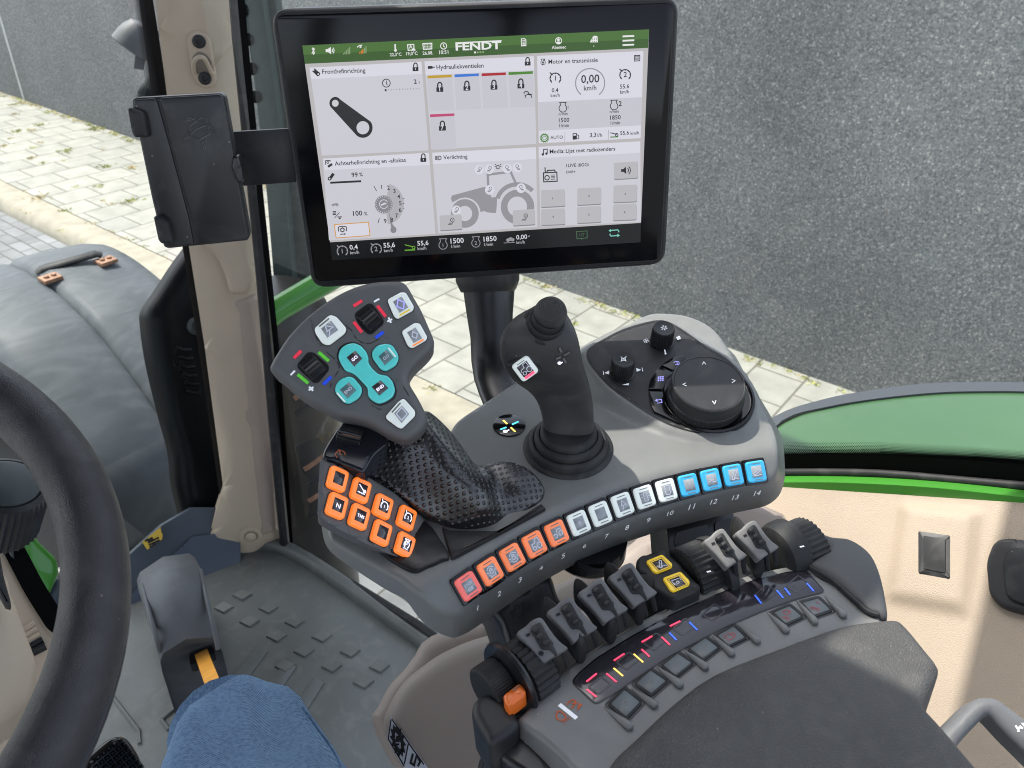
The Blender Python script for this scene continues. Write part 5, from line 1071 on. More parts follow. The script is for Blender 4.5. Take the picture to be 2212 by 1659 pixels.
gkey([(775,890),(800,810),(860,765),(940,748),(1010,775),(1070,840),(1092,900),(1090,950),(1125,1010),(1195,1075),(1290,1090),(1345,1150),(1370,1240),(1345,1310),(1270,1360),(1200,1382),(1130,1350),(1085,1300),(1085,1220),(1040,1170),(960,1085),(910,1055),(850,1040),(800,960)],m.captq,m.dispd,[([(945,1000),(865,905),(955,832),(1030,915)],'none',('GO',.8,-.15)),([(1205,1300),(1125,1210),(1220,1140),(1300,1222)],'none',('END',.95,-.15))],None,'long turquoise rocker key lettered GO and END',ics=m.icw,r=.002)
bm=bmesh.new()
pj=up(PH,.0004)
for (a,b),k in ((((320,912),(395,835)),0),(((938,372),(1028,315)),0),(((1185,368),(1272,482)),0),(((940,535),(1025,645)),0),(((575,850),(682,942)),1),(((358,1080),(468,1172)),1),(((1165,700),(1250,640)),2),(((625,1185),(707,1105)),2),(((285,1088),(330,1042)),3),(((1150,328),(1205,296)),3),(((1288,533),(1338,508)),3),(((1300,490),(1326,546)),3),(((473,1245),(522,1212)),3),(((478,1208),(518,1250)),3)):
    if k==3: stroke(bm,ons(zz(QG,[a,b]),pj),.0013,HN,0)
    else: b3=bmesh.new(); stroke(b3,ons(zz(QG,[a,b]),pj),.0023,HN,0); fin(b3,'coloured_mark',[m.pred,m.pgreen,m.pblue][k],hd_,recalc=False)
fin(bm,'plus_minus_marks',m.white,hd_,recalc=False)
for cpt,pts in (((515,1010),[(350,1000),(375,950),(460,850),(520,850),(680,985),(685,1035),(575,1165),(530,1175),(385,1040)]),((1105,505),[(950,470),(960,440),(1090,342),(1135,350),(1250,510),(1250,555),(1130,665),(1085,665),(990,560)])):
    P3=ons(zz(QG,pts),PH,.0004); slab('wheel_slot',rc(P3,.0015,2),HN,.002,m.ink,mf)
    d0=V((P3[4]-P3[5 if cpt[0]>1000 else 6])).normalized() if False else None
    a_=on(QG(cpt[0]-80,cpt[1]+78),PH); b_=on(QG(cpt[0]+80,cpt[1]-78),PH) # axis runs across the ribs
    a_=on(QG(cpt[0]-66,cpt[1]+60),PH); b_=on(QG(cpt[0]+66,cpt[1]-60),PH)
    if cpt[0]<1000: a_=on(QG(420,955),PH); b_=on(QG(610,1070),PH)
    else: a_=on(QG(1030,415),PH); b_=on(QG(1180,595),PH)
    # ribs run up-right in the photo: axis is that direction
    a_=on(QG(cpt[0]-62,cpt[1]+52),PH); b_=on(QG(cpt[0]+62,cpt[1]-52),PH); ax=(b_-a_).normalized()
    c_=on(QG(*cpt),PH)-HN*.0065; bm=bmesh.new(); w2=.0062; lathe(bm,c_,ax,[(.0102,-w2),(.0113,-w2+.0008),(.0113,w2-.0008),(.0102,w2)],44,teeth={1:.0009,2:.0009,0:.0005,3:.0005}); fin(bm,'thumbwheel',m.sblack,mf,ang=20)
# palm grip: dimpled shell
GN=V((-.30,-.52,.80)).normalized(); PG=(at(QM(1000,700),.605),GN)
go_=[(1030,20),(1110,60),(1190,130),(1270,215),(1350,320),(1430,430),(1510,500),(1600,492),(1790,475),(1900,520),(2010,600),(2090,700),(2110,770),(2080,860),(1960,960),(1800,1050),(1650,1112),(1500,1130),(1350,1110),(1200,1058),(1080,1000),(960,925),(800,800),(640,680),(540,620),(470,585),(500,500),(570,360),(615,240),(680,150),(850,60)]
g3=cr(ons(zz(QM,go_),PG),3); ga,gb=frame(GN)
def g2(p): d=p-PG[0]; return np.array([d.dot(ga),d.dot(gb)])
AX0=g2(on(QM(930,130),PG)); AX1=g2(on(QM(1290,620),PG)); AX2=g2(on(QM(1480,980),PG)); W0=g2(on(QM(1900,760),PG)); VA=g2(on(QM(1560,540),PG)); VB=g2(on(QM(1740,900),PG))
def seg(q,a,b): ab=b-a; t=max(0,min(1,((q-a)@ab)/(ab@ab))); return np.hypot(*(q-a-ab*t))
GP=np.array([g2(p) for p in g3])
def hg(p):
    q=g2(p); d=-.008*math.log(math.exp(-seg(q,AX0,AX1)/.008)+math.exp(-seg(q,AX1,AX2)/.008))+.0045; e=bdist(GP,q[None])[0]; edge=1-math.exp(-e/.012)
    v=seg(q,VA,VB); h1=.026*math.exp(-(d/.026)**2)*edge; h2=.007*math.exp(-(np.hypot(*(q-W0))/.02)**2)
    return h1+h2-.005*math.exp(-(v/.011)**2)+.002
shell=pillow('palm_grip',g3,PG,.012,.003,m.gloss,mf,.0021,hg)
gmat=mat('dimpled_black',(.013,.013,.014),.29,1.0); N,L,b=nodes(gmat); uvn=N.new('ShaderNodeTexCoord'); mp=N.new('ShaderNodeMapping'); mp.inputs['Rotation'].default_value=(0,0,DIMR); mp.inputs['Scale'].default_value=(1/.0045,1/.0045,1)
L.new(uvn.outputs['UV'],mp.inputs[0]); fr=N.new('ShaderNodeVectorMath'); fr.operation='FRACTION'; L.new(mp.outputs[0],fr.inputs[0])
sb=N.new('ShaderNodeVectorMath'); sb.operation='SUBTRACT'; sb.inputs[1].default_value=(.5,.5,0); L.new(fr.outputs[0],sb.inputs[0]); sp_=N.new('ShaderNodeSeparateXYZ'); L.new(sb.outputs[0],sp_.inputs[0]); cb=N.new('ShaderNodeCombineXYZ'); L.new(sp_.outputs[0],cb.inputs[0]); L.new(sp_.outputs[1],cb.inputs[1])
ln=N.new('ShaderNodeVectorMath'); ln.operation='LENGTH'; L.new(cb.outputs[0],ln.inputs[0]); mr=N.new('ShaderNodeMapRange'); mr.interpolation_type='SMOOTHSTEP'; mr.inputs[1].default_value=.10; mr.inputs[2].default_value=.34; mr.inputs[3].default_value=1; mr.inputs[4].default_value=0; L.new(ln.outputs['Value'],mr.inputs[0])
bp=N.new('ShaderNodeBump'); bp.inputs['Strength'].default_value=1; bp.inputs['Distance'].default_value=.0008; L.new(mr.outputs[0],bp.inputs['Height']); L.new(bp.outputs[0],b.inputs['Normal'])
shell.data.materials[0]=gmat
pl=up(PG,-.014); pillow('palm_base',cr(ons(zz(QM,[(1150,1020),(1500,1100),(1700,1080),(2090,830),(2120,720),(2117,780),(2105,870),(2000,980),(1800,1085),(1600,1140),(1400,1140)]),pl),2),pl,.004,.001,m.gloss,mf,.006)
# orange key block
MN_=V((.12,-.72,.68)).normalized(); PM=(at(QM(600,900),.585),MN_)
mo=[(82,450),(68,700),(58,960),(85,1000),(180,1060),(380,1165),(600,1270),(800,1352),(980,1408),(1100,1408),(1258,1352),(1235,1230),(1195,1090),(1150,1050),(980,955),(870,860),(760,765),(600,665),(470,588),(300,515),(120,468)]
mo3=rc(ons(zz(QM,mo),PM),.003,3); mc=sum(mo3,V())/len(mo3)
pad=pillow('key_block',mo3,PM,.010,.0025,m.headg,mf,.004,None,skirt=[[mc+(p-mc)*.95-MN_*.006 for p in mo3],[mc+(p-mc)*.8-MN_*.02 for p in mo3]])
tp=[(82,440),(95,375),(130,310),(200,200),(290,78),(400,60),(520,110),(640,190),(700,300),(560,420),(470,585),(300,515),(120,462)]
PT=(on(QM(200,490),PM),V((-.15,-.25,.95)).normalized()); 
top_=pillow('gloss_cover',rc(ons(zz(QM,tp),PT),.004,4),PT,.03,.003,m.navy,mf,.005)
bm=bmesh.new(); prism(bm,ons(zz(QM,[(1180,1075),(1250,1100),(1700,1110),(2090,860),(2130,900),(1300,1345),(1262,1350)]),up(PC,.004)),N0,.02,.002); fin(bm,'lever_base',m.black,mf)
bm=bmesh.new(); prism(bm,cr(ons(zz(QM,[(95,1000),(300,1130),(500,1220),(700,1370),(860,1460),(950,1480),(1040,1440),(1180,1380),(1240,1300),(900,900),(300,900)]),up(PC,.003)),2),N0,.012,.002); fin(bm,'lever_foot',m.sblack,mf)
ok=[((215,650),'none',None,0),((208,893),'none','N',1),((425,752),'lev',None,1),((412,993),'none','TMS',1),((628,900),'g','1',1),((615,1140),'none',None,0),((845,1003),'g','2',1),((830,1250),'eng','2',1)]
xk=on(QM(760,1010),PM)-on(QM(600,900),PM); 
for (cx_,cy_),ic,tx,lit in ok:
    c_=on(QM(cx_,cy_),PM,.0003); x=on(QM(cx_+78,cy_+32+cx_*.012),PM)-on(QM(cx_-78,cy_-32-cx_*.012),PM); y=MN_.cross(x.normalized())
    bm=bmesh.new(); w2=.0080; prism(bm,rc([c_+x.normalized()*u+y*v for u,v in ((-w2,-w2*1.05),(w2,-w2*1.05),(w2,w2*1.05),(-w2,w2*1.05))],.0025,3),MN_,.002,.0003); fin(bm,'key_seat',m.ink,pad)
    tl=[]
    if tx=='N': tl=[('N',-.14,.11)]
    elif tx=='TMS': tl=[('TMS',-.08,.2)]
    elif tx in '12' if tx else False: tl=[(tx,-.1,.05)] if ic=='g' else [('2',-.02,.05),('n/min',-.25,.16)]
    o=key(mf,c_,MN_,x,.0144,.0166,m.capor2,m.dispd,ic,m.icw,tl,rise=.0035,ds=.27,corner=.003,cc=m.capor,icw=.06,label='orange lit key'+(' lettered '+tx if tx and len(tx)!=1 or tx=='N' else (' with a dark blank window' if not lit else ' with a violet symbol')))
bm=bmesh.new()
for pts in ([(130,730),(175,775),(230,800),(290,800)],[(318,600),(312,720),(335,800),(400,860),(500,915)],[(540,975),(590,1030),(650,1055),(700,1050)],[(742,850),(730,960),(745,1060),(820,1120),(930,1160)],[(725,1150),(715,1280)],[(322,900),(312,980)]): tube(bm,cr(ons(zz(QM,pts),PM,-.0002),4,False),.0012,6,flat=.6,nrm=MN_)
fin(bm,'moulded_ridges',m.headg,pad)
c_=on(QM(345,240),PT)-PT[1]*.0055; a_=on(QM(250,215),PT); b_=on(QM(440,262),PT); ax=(b_-a_).normalized()
slab('wheel_slot',rc(ons(zz(QM,[(232,270),(262,165),(440,210),(460,225),(405,318),(380,322)]),PT,.0003),.001,2),PT[1],.001,m.ink,top_)
bm=bmesh.new(); lathe(bm,c_,ax,[(.0085,-.0088),(.0094,-.008),(.0094,.008),(.0085,.0088)],48,teeth={1:.0008,2:.0008}); ww=fin(bm,'speed_wheel',m.sblack,mf,ang=20)
bm=bmesh.new(); pj=up(PT,.0042); stroke(bm,ons(zz(QM,[(262,228),(435,265)]),pj),.0009,PT[1]); fin(bm,'orange_line',m.rust,ww,recalc=False)
bm=bmesh.new(); pj=up(PT,.0003); stroke(bm,[on(QM(*q),pj) for q in arcp(252,418,44,38,130,370,14)],.0007,PT[1]); stroke(bm,ons(zz(QM,[(255,425),(240,385)]),pj),.0007,PT[1]); stroke(bm,ons(zz(QM,[(228,372),(245,385),(240,368)]),pj),.0006,PT[1])
for a in (150,190,230,270,310,350): stroke(bm,[on(QM(252+30*math.cos(math.radians(a)),418+26*math.sin(math.radians(a))),pj),on(QM(252+40*math.cos(math.radians(a)),418+34*math.sin(math.radians(a))),pj)],.0005,PT[1])
fin(bm,'speed_symbol',mat('dull_orange',(.5,.14,.06),.5),top_,recalc=False)
bm=bmesh.new(); stroke(bm,ons(zz(QM,[(255,325),(320,342),(315,362),(245,345)]),pj),.0004,PT[1],0,True); fin(bm,'small_window',m.ink,top_,recalc=False)
# neck between head and base
bm=bmesh.new(); nk=[(QM(300,60),QM(640,200),.60),(QM(290,120),QM(620,240),.612),(QM(300,200),QM(640,330),.625)]; loft(bm,ringpx(nk,0,.5)); fin(bm,'neck',m.navy,mf)
# support brackets and dome under the console
bk_=thing('console_bracket','black moulded bracket joining the console to the armrest','bracket',PC[0]-V((0,0,.08)))
P=(at((1180,1330),.66),V((-.3,-.6,.75)).normalized())
pillow('bracket_plate',cr(ons([(1060,1300),(1180,1235),(1195,1245),(1210,1290),(1235,1330),(1260,1400),(1250,1480),(1110,1480),(1100,1410),(1082,1350)],P),3),P,.04,.006,m.sblack,bk_,.008)
P=(at((1500,1140),.70),V((-.3,-.6,.75)).normalized())
bm=bmesh.new(); prism(bm,ons([(1440,1135),(1586,1095),(1586,1250),(1450,1260)],P),P[1],.03,.002); fin(bm,'bracket_arm',m.sblack,bk_)
for q in ([(1462,1150),(1530,1132),(1532,1200),(1480,1220),(1455,1170)],[(1545,1128),(1580,1118),(1582,1160),(1545,1165)]): slab('pocket',rc(ons(q,P,.001),.002,2),P[1],.002,m.ink,bk_)
bm=bmesh.new(); lathe(bm,at((1272,1180),.66),V((0,0,-1)),[(.030,-.01),(.030,.004),(.027,.009),(.02,.012),(.008,.014)],40); fin(bm,'dome',m.gloss,bk_)
# ================================================================ ARMREST
NA=V((-.03,.08,.995)).normalized(); PA=(at((1400,1480),.56),NA)
ar=thing('armrest','grey armrest with black cushion, smoked indicator strip and seven small square keys','armrest',PA[0])
cr_=[(262,1000),(285,962),(350,895),(430,805),(540,708),(660,628),(800,545),(980,448),(1180,358),(1380,292),(1550,255),(1655,243),(1700,300),(1800,352),(1870,400),(1940,470),(2010,500),(1990,560),(1800,600),(1500,720),(1200,860),(1000,1010),(860,1150),(760,1280),(700,1420),(600,1320),(480,1180),(380,1090)]
si_=[(240,1065),(262,975),None,None,None,None,None,None,None,None,None,None,None,None,None,None,None,None,None,None,None,None,None,None,(560,1500),(430,1330),(330,1200),(262,1130)]
A3=ons(zz(QR,cr_),PA); S3_=[on(QR(*s),PA,-.02) if s else p-NA*.02 for s,p in zip(si_,A3)]
pillow('armrest_head',cr(A3,3),PA,.02,.004,m.grey2,ar,.006,None,skirt=[cr(S3_,3),[p-NA*.02 for p in cr(S3_,3)]])
cu=ons(zz(QR,[(640,1330),(690,1225),(735,1150),(850,1042),(1000,900),(1200,752),(1500,630),(1800,522)])+zz(QY,[(1000,440),(1110,428),(1190,427),(1250,450),(1330,530),(1460,690),(1540,790),(1550,850),(1500,970),(1440,1095),(1450,1150),(1600,1320),(1900,1680),(2100,1950),(500,2600),(-1500,2700)]),PA,.007)
cp=(cu[18],); 
pillow('cushion',cr(cu,3),up(PA,.007),.045,.009,m.cush,ar,.008,lambda p:.004*math.sin((p.x*9+p.y*5))*.5)
sh=ons(zz(QT,[(1560,78),(1690,100),(1780,135),(1890,150),(1990,205),(2080,300),(2140,430),(2190,600),(2208,745),(2130,735),(2045,708),(1960,630),(1800,492),(1680,412),(1605,372),(1588,335),(1640,292),(1730,245),(1700,190),(1640,130)]),PA,.004)
shc=np.array
def hs_(p): 
    d=(p-on(QT(1960,400),PA)).length; return .006*math.exp(-(d/.03)**2)
pillow('side_shell',cr(sh,3),up(PA,.004),.03,.006,m.shell,ar,.005,hs_)
bm=bmesh.new(); tube(bm,cr(ons(zz(QT,[(1588,345),(1610,378),(1690,420),(1800,495),(1960,640),(2045,715),(2130,745)]),PA,.0025),5,False),.0022,8); fin(bm,'shell_seam',m.rub,ar)
ds=rc(ons(zz(QR,[(525,812),(560,770),(640,702),(800,602),(1000,492),(1200,402),(1400,325),(1560,287),(1650,281),(1735,380),(1600,415),(1450,468),(1250,552),(1000,682),(850,782),(720,872),(640,918)]),PA,.0006),.003,3)
st_=slab('indicator_strip',ds,NA,.002,m.strip,ar,.0004)
bm=bmesh.new(); stroke(bm,rc(ons(zz(QR,[(525,812),(560,770),(640,702),(800,602),(1000,492),(1200,402),(1400,325),(1560,287),(1650,281),(1735,380),(1600,415),(1450,468),(1250,552),(1000,682),(850,782),(720,872),(640,918)]),PA,.0007),.003,3),.0009,NA,0,True); fin(bm,'strip_edge',m.gloss,st_,recalc=False)
bm=bmesh.new(); pj=up(PA,.0008)
for cx_,cy_ in ((655,830),(790,712),(920,620),(1060,550),(1200,480),(1450,390),(1600,345)):
    stroke(bm,rc(ons(zz(QR,[(cx_-52,cy_+8),(cx_+8,cy_-42),(cx_+58,cy_-6),(cx_-2,cy_+42)]),pj),.0015,3),.0011,NA,0,True)
fin(bm,'window_frames',mat('smoked_frame',(.055,.052,.058),.3),st_,recalc=False)
bm=bmesh.new(); pj=up(PA,.0011)
for z,a,b,k in ((QS,(1360,1383),(1455,1307),0),(QS,(1545,1307),(1640,1387),0),(QS,(1362,1455),(1450,1525),0),(QS,(1612,1257),(1700,1332),1),(QS,(1615,1187),(1713,1122),0),(QS,(1800,1125),(1888,1203),1),(QS,(1872,1080),(1948,1150),0),(QS,(1875,1015),(1972,958),0),(QT,(445,916),(510,978),0),(QT,(510,832),(590,792),0),(QT,(505,884),(560,940),2),(QT,(660,800),(722,862),2),(QT,(1172,592),(1220,655),2),(QT,(1340,552),(1390,612),2),(QT,(1403,535),(1445,590),2),(QT,(1575,498),(1628,560),2)):
    b3=bmesh.new(); stroke(b3,[on(z(*a),pj),on(z(*b),pj)],.0011,NA,0); fin(b3,'led_bar',[m.red,m.yel,m.blue][k],st_,recalc=False)
bm.free()
aq=[[(693,920),(775,835),(868,910),(785,998)],[(818,820),(900,745),(993,808),(905,885)],[(945,735),(1032,665),(1115,722),(1020,798)],[(1073,655),(1165,592),(1240,648),(1150,716)],[(1205,592),(1300,536),(1370,602),(1272,650)],[(1475,480),(1568,440),(1640,502),(1546,546)],[(1612,430),(1707,405),(1778,472),(1680,506)]]
for i,q in enumerate(aq):
    Q3=ons(zz(QR,q),PA,.0010); c_=sum(Q3,V())/4
    o=slab('lock_key',rc(Q3,.0022,4),NA,.004,m.rub,ar,.0005); o['label']='small square black key '+('with a red padlock' if i==4 else 'with pink lift arm symbol' if i>4 else 'with a faint grey symbol')
    bm=bmesh.new(); W=[c_+(p-c_)*.78+NA*.0003 for p in Q3]; prism(bm,rc(W,.001,3),NA,.0006,.0001,0,1); x=(W[2]-W[1]+W[3]-W[0])/2; y=(W[1]-W[0]+W[2]-W[3])/2
    ax_=-(W[0]-W[3]+W[1]-W[2])/2
    for s in icon_strokes(['dot','dot','dot','dot','lock','lock2','arm3'][i]): stroke(bm,[c_+ax_*a+y*b+NA*.0006 for a,b in s],.0007,NA,1)
    fin(bm,'key_window',[mat('key_lens',(.135,.15,.155),.4,.4) if 'key_lens' not in MATS else MATS['key_lens'],mat('faint_red',(.3,.06,.07),.4) if i>=4 and 'faint_red' not in MATS else (MATS['faint_red'] if i>=4 else m.groove)],o,recalc=False)
    bm=bmesh.new(); stroke(bm,rc([c_+(p-c_)*1.12-NA*.0007 for p in Q3],.0025,4),.0013,NA,0,True); fin(bm,'key_rim',m.ink,o,recalc=False)
for a,b in (((680,935),(812,1042)),((810,845),(930,938)),((925,737),(1052,842)),((1060,660),(1172,757)),((1190,585),(1298,692)),((1315,530),(1420,632)),((1455,475),(1557,582)),((1600,422),(1693,542)),((1735,400),(1830,510))):
    A_=on(QR(*a),PA); B_=on(QR(*b),PA); bm=bmesh.new(); n=6; s=NA.cross((B_-A_).normalized())
    tube(bm,[A_.lerp(B_,t)+NA*h_ for t,h_ in ((0,-.0002),(.3,.0002),(.6,.0008),(.85,.0016),(.95,.0014),(1.0,.0008))],[.0006,.0016,.0022,.0027,.0027,.0016],10); fin(bm,'fin',m.grey2,ar,ang=70)
bm=bmesh.new(); pj=up(PA,.0004)
stroke(bm,ons(zz(QE,[(1668,382),(1810,496)]),pj),.0028,NA,1)
for pts in ([(1727,385),(1760,350),(1785,343),(1800,352),(1795,370),(1770,375)],[(1815,360),(1765,415)]): stroke(bm,ons(zz(QE,pts),pj),.0009,NA,0)
face(bm,ons(zz(QE,[(1825,370),(1860,380),(1812,438)]),pj),0)
stroke(bm,ons(zz(QE,[(1640,480),(1655,450),(1650,440),(1680,438),(1690,450),(1715,462),(1722,490),(1705,510),(1675,512),(1650,500)]),pj),.0009,NA,0,True)
text(bm,'n/min',on(QE(1705,545),pj),on(QE(1762,492),pj),NA,0)
fin(bm,'printed_symbols',[m.oprint,m.white],ar,recalc=False)
# trough
P=up(PA,-.028); tg=slab('lever_trough',cr(ons([(1065,1510),(1150,1450),(1240,1380),(1330,1325),(1420,1282),(1520,1240),(1620,1200),(1700,1185),(1790,1175),(1800,1220),(1700,1245),(1500,1290),(1350,1370),(1200,1470),(1100,1560)],P),2),NA,.02,m.ink,ar)
# levers: one body and one ribbed insert each
LN=V((-.38,-.33,.86)).normalized()
lo=[(712,930),(745,895),(790,868),(845,815),(905,785),(945,790),(990,850),(1060,950),(1120,1015),(1182,1062),(1170,1090),(1080,1140),(1000,1190),(960,1215),(915,1160),(830,1060),(760,990)]
li=[(838,902),(870,860),(922,832),(950,860),(985,925),(1020,985),(1050,1020),(1050,1050),(1088,1125),(1070,1142),(1020,1088),(955,1085),(925,1060),(880,975)]
def lever(fo,fi,d,mt,label,grooves,mark):
    c=fo(900,950); PLv=(at(c,d),LN); t=thing('valve_lever',label,'lever',PLv[0],'hydraulic valve levers')
    O=cr(ons([fo(*q) for q in lo],PLv),2); pillow('lever_paddle',O,PLv,.007,.0016,mt,t,.003)
    I=cr(ons([fo(*q) for q in li],PLv,.0012),2); ins=pillow('ribbed_insert',I,up(PLv,.0012),.003,.0008,m.rub,t,.003)
    for q in ((1040,1150),(1130,1095)):
        A_=on(fo(*q),PLv,-.006); bm=bmesh.new(); tube(bm,[A_,A_-NA*.016+V((.003,-.002,0))],.0015,6,flat=1.5); fin(bm,'lever_stem',m.rub,t)
    bm=bmesh.new()
    for a,b in grooves:
        A_=on(fo(*a),PLv,.0012); B_=on(fo(*b),PLv,.0012); tube(bm,[A_,A_.lerp(B_,.3)+LN*.0012,A_.lerp(B_,.7)+LN*.0012,B_],[.0004,.0018,.0018,.0004],6)
    fin(bm,'insert_ribs',m.black,ins)
    bm=bmesh.new(); A_,B_=on(fo(797,957),PLv,.0004),on(fo(833,940),PLv,.0004); stroke(bm,[A_,B_],.0017,LN); fin(bm,'minus_mark',m.ink,t,recalc=False)
    if mark:
        bm=bmesh.new(); stroke(bm,[on(fo(912,1112),PLv,.0003),on(fo(958,1128),PLv,.0003)],.0019,LN); stroke(bm,[on(fo(925,1140),PLv,.0004),on(fo(944,1100),PLv,.0004)],.0019,LN); fin(bm,'plus_mark',m.ink,t,recalc=False)
    return PLv
gr=[((840,920),(908,868)),((885,985),(955,935)),((940,1045),(1010,1000))]
for i,(dx,dy,s,d) in enumerate(((0,0,1,.545),(280,-191,.99,.553),(570,-368,.98,.562),(850,-516,.96,.572))):
    fo=lambda x,y,dx=dx,dy=dy,s=s: QS(815+(x-815)*s+dx,948+(y-948)*s+dy)
    lever(fo,None,d,m.lever,['dark grey valve lever nearest the orange tab, with a plus mark','second dark grey valve lever from the orange tab','third dark grey valve lever from the orange tab','dark grey valve lever beside the yellow keys'][i],gr,i==0)
m.lever2=mat('light_lever_grey',(.17,.168,.162),.5,.4,var=.06,vs=90,bump=('noise',1200,.2,.0008))
for i,(cx_,cy_,d) in enumerate(((847,190,.605),(1095,127,.615))):
    fo=lambda x,y,cx_=cx_,cy_=cy_: QT(cx_+((x-815)*.70+(y-948)*.04),cy_+((y-948)*.72+(x-815)*.0))
    lever(fo,None,d,m.lever2,['light grey valve lever beside the middle ribbed wheel','light grey valve lever farthest to the right before the last wheel'][i],gr,False)
for z,pts,w_ in ((QS,[(945,740),(990,740),(1090,830),(1190,950),(1280,1065),(1330,1130)],.0044),(QS,[(1240,560),(1290,565),(1390,660),(1480,790),(1570,900),(1610,950)],.0042),(QS,[(1525,405),(1580,410),(1670,500),(1760,620),(1840,720),(1870,770)],.0042),(QT,[(985,90),(1020,95),(1080,180),(1140,270),(1190,350),(1215,395)],.0042)):
    P=up(PA,.010); bm=bmesh.new(); pa=cr(ons(zz(z,pts),P),4,False); tube(bm,[p+NA*.001 for p in pa],[w_*.35,w_*.75,w_*.95]+[w_]*(len(pa)-5)+[w_*.8,w_*.6],10,flat=3.2,nrm=NA); o=fin(bm,'divider_blade',m.rub,ar,ang=60)
# thumb wheels
TR=(on(QT(1095,127),PA)-on(QS(815,948),PA)).normalized()
def ribwheel(z,q,ax,r,w_,lift,name,teeth=36,mt=None,dep=.0014,par=None):
    c=on(z(*q),PA,lift); bm=bmesh.new(); lathe(bm,c,ax,[(r*.9,-w_/2),(r,-w_/2+.001),(r,w_/2-.001),(r*.9,w_/2)],teeth*2,teeth={0:dep,1:dep,2:dep,3:dep}); return fin(bm,name,mt or m.rub,par or ar,ang=25)
TR1=(on(QS(1095,757),PA)-on(QS(815,948),PA)).normalized()
ribwheel(QS,(820,1290),TR1,.023,.019,.001,'ribbed_wheel',30)
c=on(QS(650,1370),PA,.001); bm=bmesh.new(); lathe(bm,c,TR1,[(.020,-.002),(.0262,-.002),(.0272,0),(.0262,.002),(.020,.002)],48); fin(bm,'wheel_flange',m.sblack,ar)
ribwheel(QS,(500,1440),TR1,.018,.016,-.003,'throttle_wheel',60,m.rub,.0005)
P=up(PA,.0135); pillow('orange_tab',rc(ons(zz(QS,[(580,1500),(600,1480),(725,1385),(765,1400),(795,1455),(790,1480),(650,1585),(635,1605),(590,1560)]),P),.002,3),P,.01,.003,m.orange,ar,.003)
bm=bmesh.new(); stroke(bm,ons(zz(QS,[(668,1468),(735,1418)]),P,.0004),.0014,NA); fin(bm,'tab_slot',m.rust,ar,recalc=False)
P=up(PA,.004); pillow('wheel_end_cap',cr(ons(zz(QE,[(948,400),(965,345),(1010,295),(1080,275),(1170,300),(1250,370),(1320,460),(1330,540),(1250,620),(1110,692),(1060,640),(960,470)]),P),3),P,.03,.006,m.black,ar,.004)
P=up(PA,-.012); pillow('lower_arm',cr(ons(zz(QE,[(1110,700),(1280,610),(1400,640),(1560,800),(1750,1000),(1600,1100),(1400,960),(1230,850)]),P),2),P,.03,.005,m.sblack,ar,.008)
TR2=(on(QT(1095,127),PA)-on(QT(600,330),PA)).normalized()
ribwheel(QT,(715,420),TR2,.023,.022,-.003,'ribbed_wheel',32)
c=on(QT(850,400),PA,-.003); bm=bmesh.new(); lathe(bm,c,TR2,[(.022,-.004),(.0262,-.0035),(.0268,0),(.0262,.0035),(.022,.004)],48); fin(bm,'wheel_flange',m.rub,ar)
ribwheel(QT,(1530,235),TR2,.023,.020,-.003,'ribbed_wheel',32)
c=on(QT(1400,260),PA,-.003); bm=bmesh.new(); lathe(bm,c,TR2,[(.018,-.012),(.0232,-.009),(.0252,-.002),(.0252,.006),(.022,.008)],48); fin(bm,'wheel_flange',m.rub,ar)
bm=bmesh.new()
for q in ((812,408),(1537,213)):
    pl=up(PA,.0208); stroke(bm,ons(zz(QT,[(q[0]-16,q[1]+4),(q[0]+16,q[1]-4)]),pl),.0014,NA)
fin(bm,'wheel_marks',m.white,ar,recalc=False)
# yellow key block
P=up(PA,.012); yb=pillow('yellow_key_block',rc(ons(zz(QT,[(245,315),(275,280),(440,218),(478,240),(590,345),(748,508),(745,535),(545,622),(500,600),(395,545),(250,380)]),P),.003,3),P,.03,.003,m.rub,ar,.004)
for q,ic in (([(322,322),(450,270),(530,345),(525,368),(405,415),(375,400)],'arm'),([(452,455),(592,402),(666,478),(660,505),(535,558),(508,545)],'pto')):
    Q3=ons(zz(QT,q),P,.002); c_=sum(Q3,V())/6; o=slab('yellow_key',rc(Q3,.0018,3),NA,.004,m.capye,ar,.0009)
    x=(Q3[1]-Q3[0]).normalized(); y=NA.cross(x); bm=bmesh.new(); W=[c_+x*u+y*v+NA*.0003 for u,v in ((-.0042,-.0045),(.0042,-.0045),(.0042,.0045),(-.0042,.0045))]; prism(bm,W,NA,.0006,.0001,0,1)
    for s in icon_strokes(ic): stroke(bm,[c_+x*a*.008+y*b*.008+NA*.0006 for a,b in s],.0005,NA,1)
    fin(bm,'key_window',[m.dispd,m.icf],o,recalc=False)
    bm=bmesh.new(); stroke(bm,rc([c_+x*u+y*v+NA*.0003 for u,v in ((-.0052,-.0056),(.0052,-.0056),(.0052,.0056),(-.0052,.0056))],.0005,2),.0004,NA,0,True); fin(bm,'key_groove',m.rust,o,recalc=False)
# lever hint at the bottom edge and small latch
P=(at(QE(1070,830),.62),V((-.5,-.4,.7)).normalized()); o=slab('seat_lever',rc(ons(zz(QE,[(1003,905),(1025,830),(1108,740),(1140,905),(1130,960),(1000,960)]),P),.003,3),P[1],.012,m.sblack,None,.002); tag(o,'small black seat lever tip below the armrest','lever')
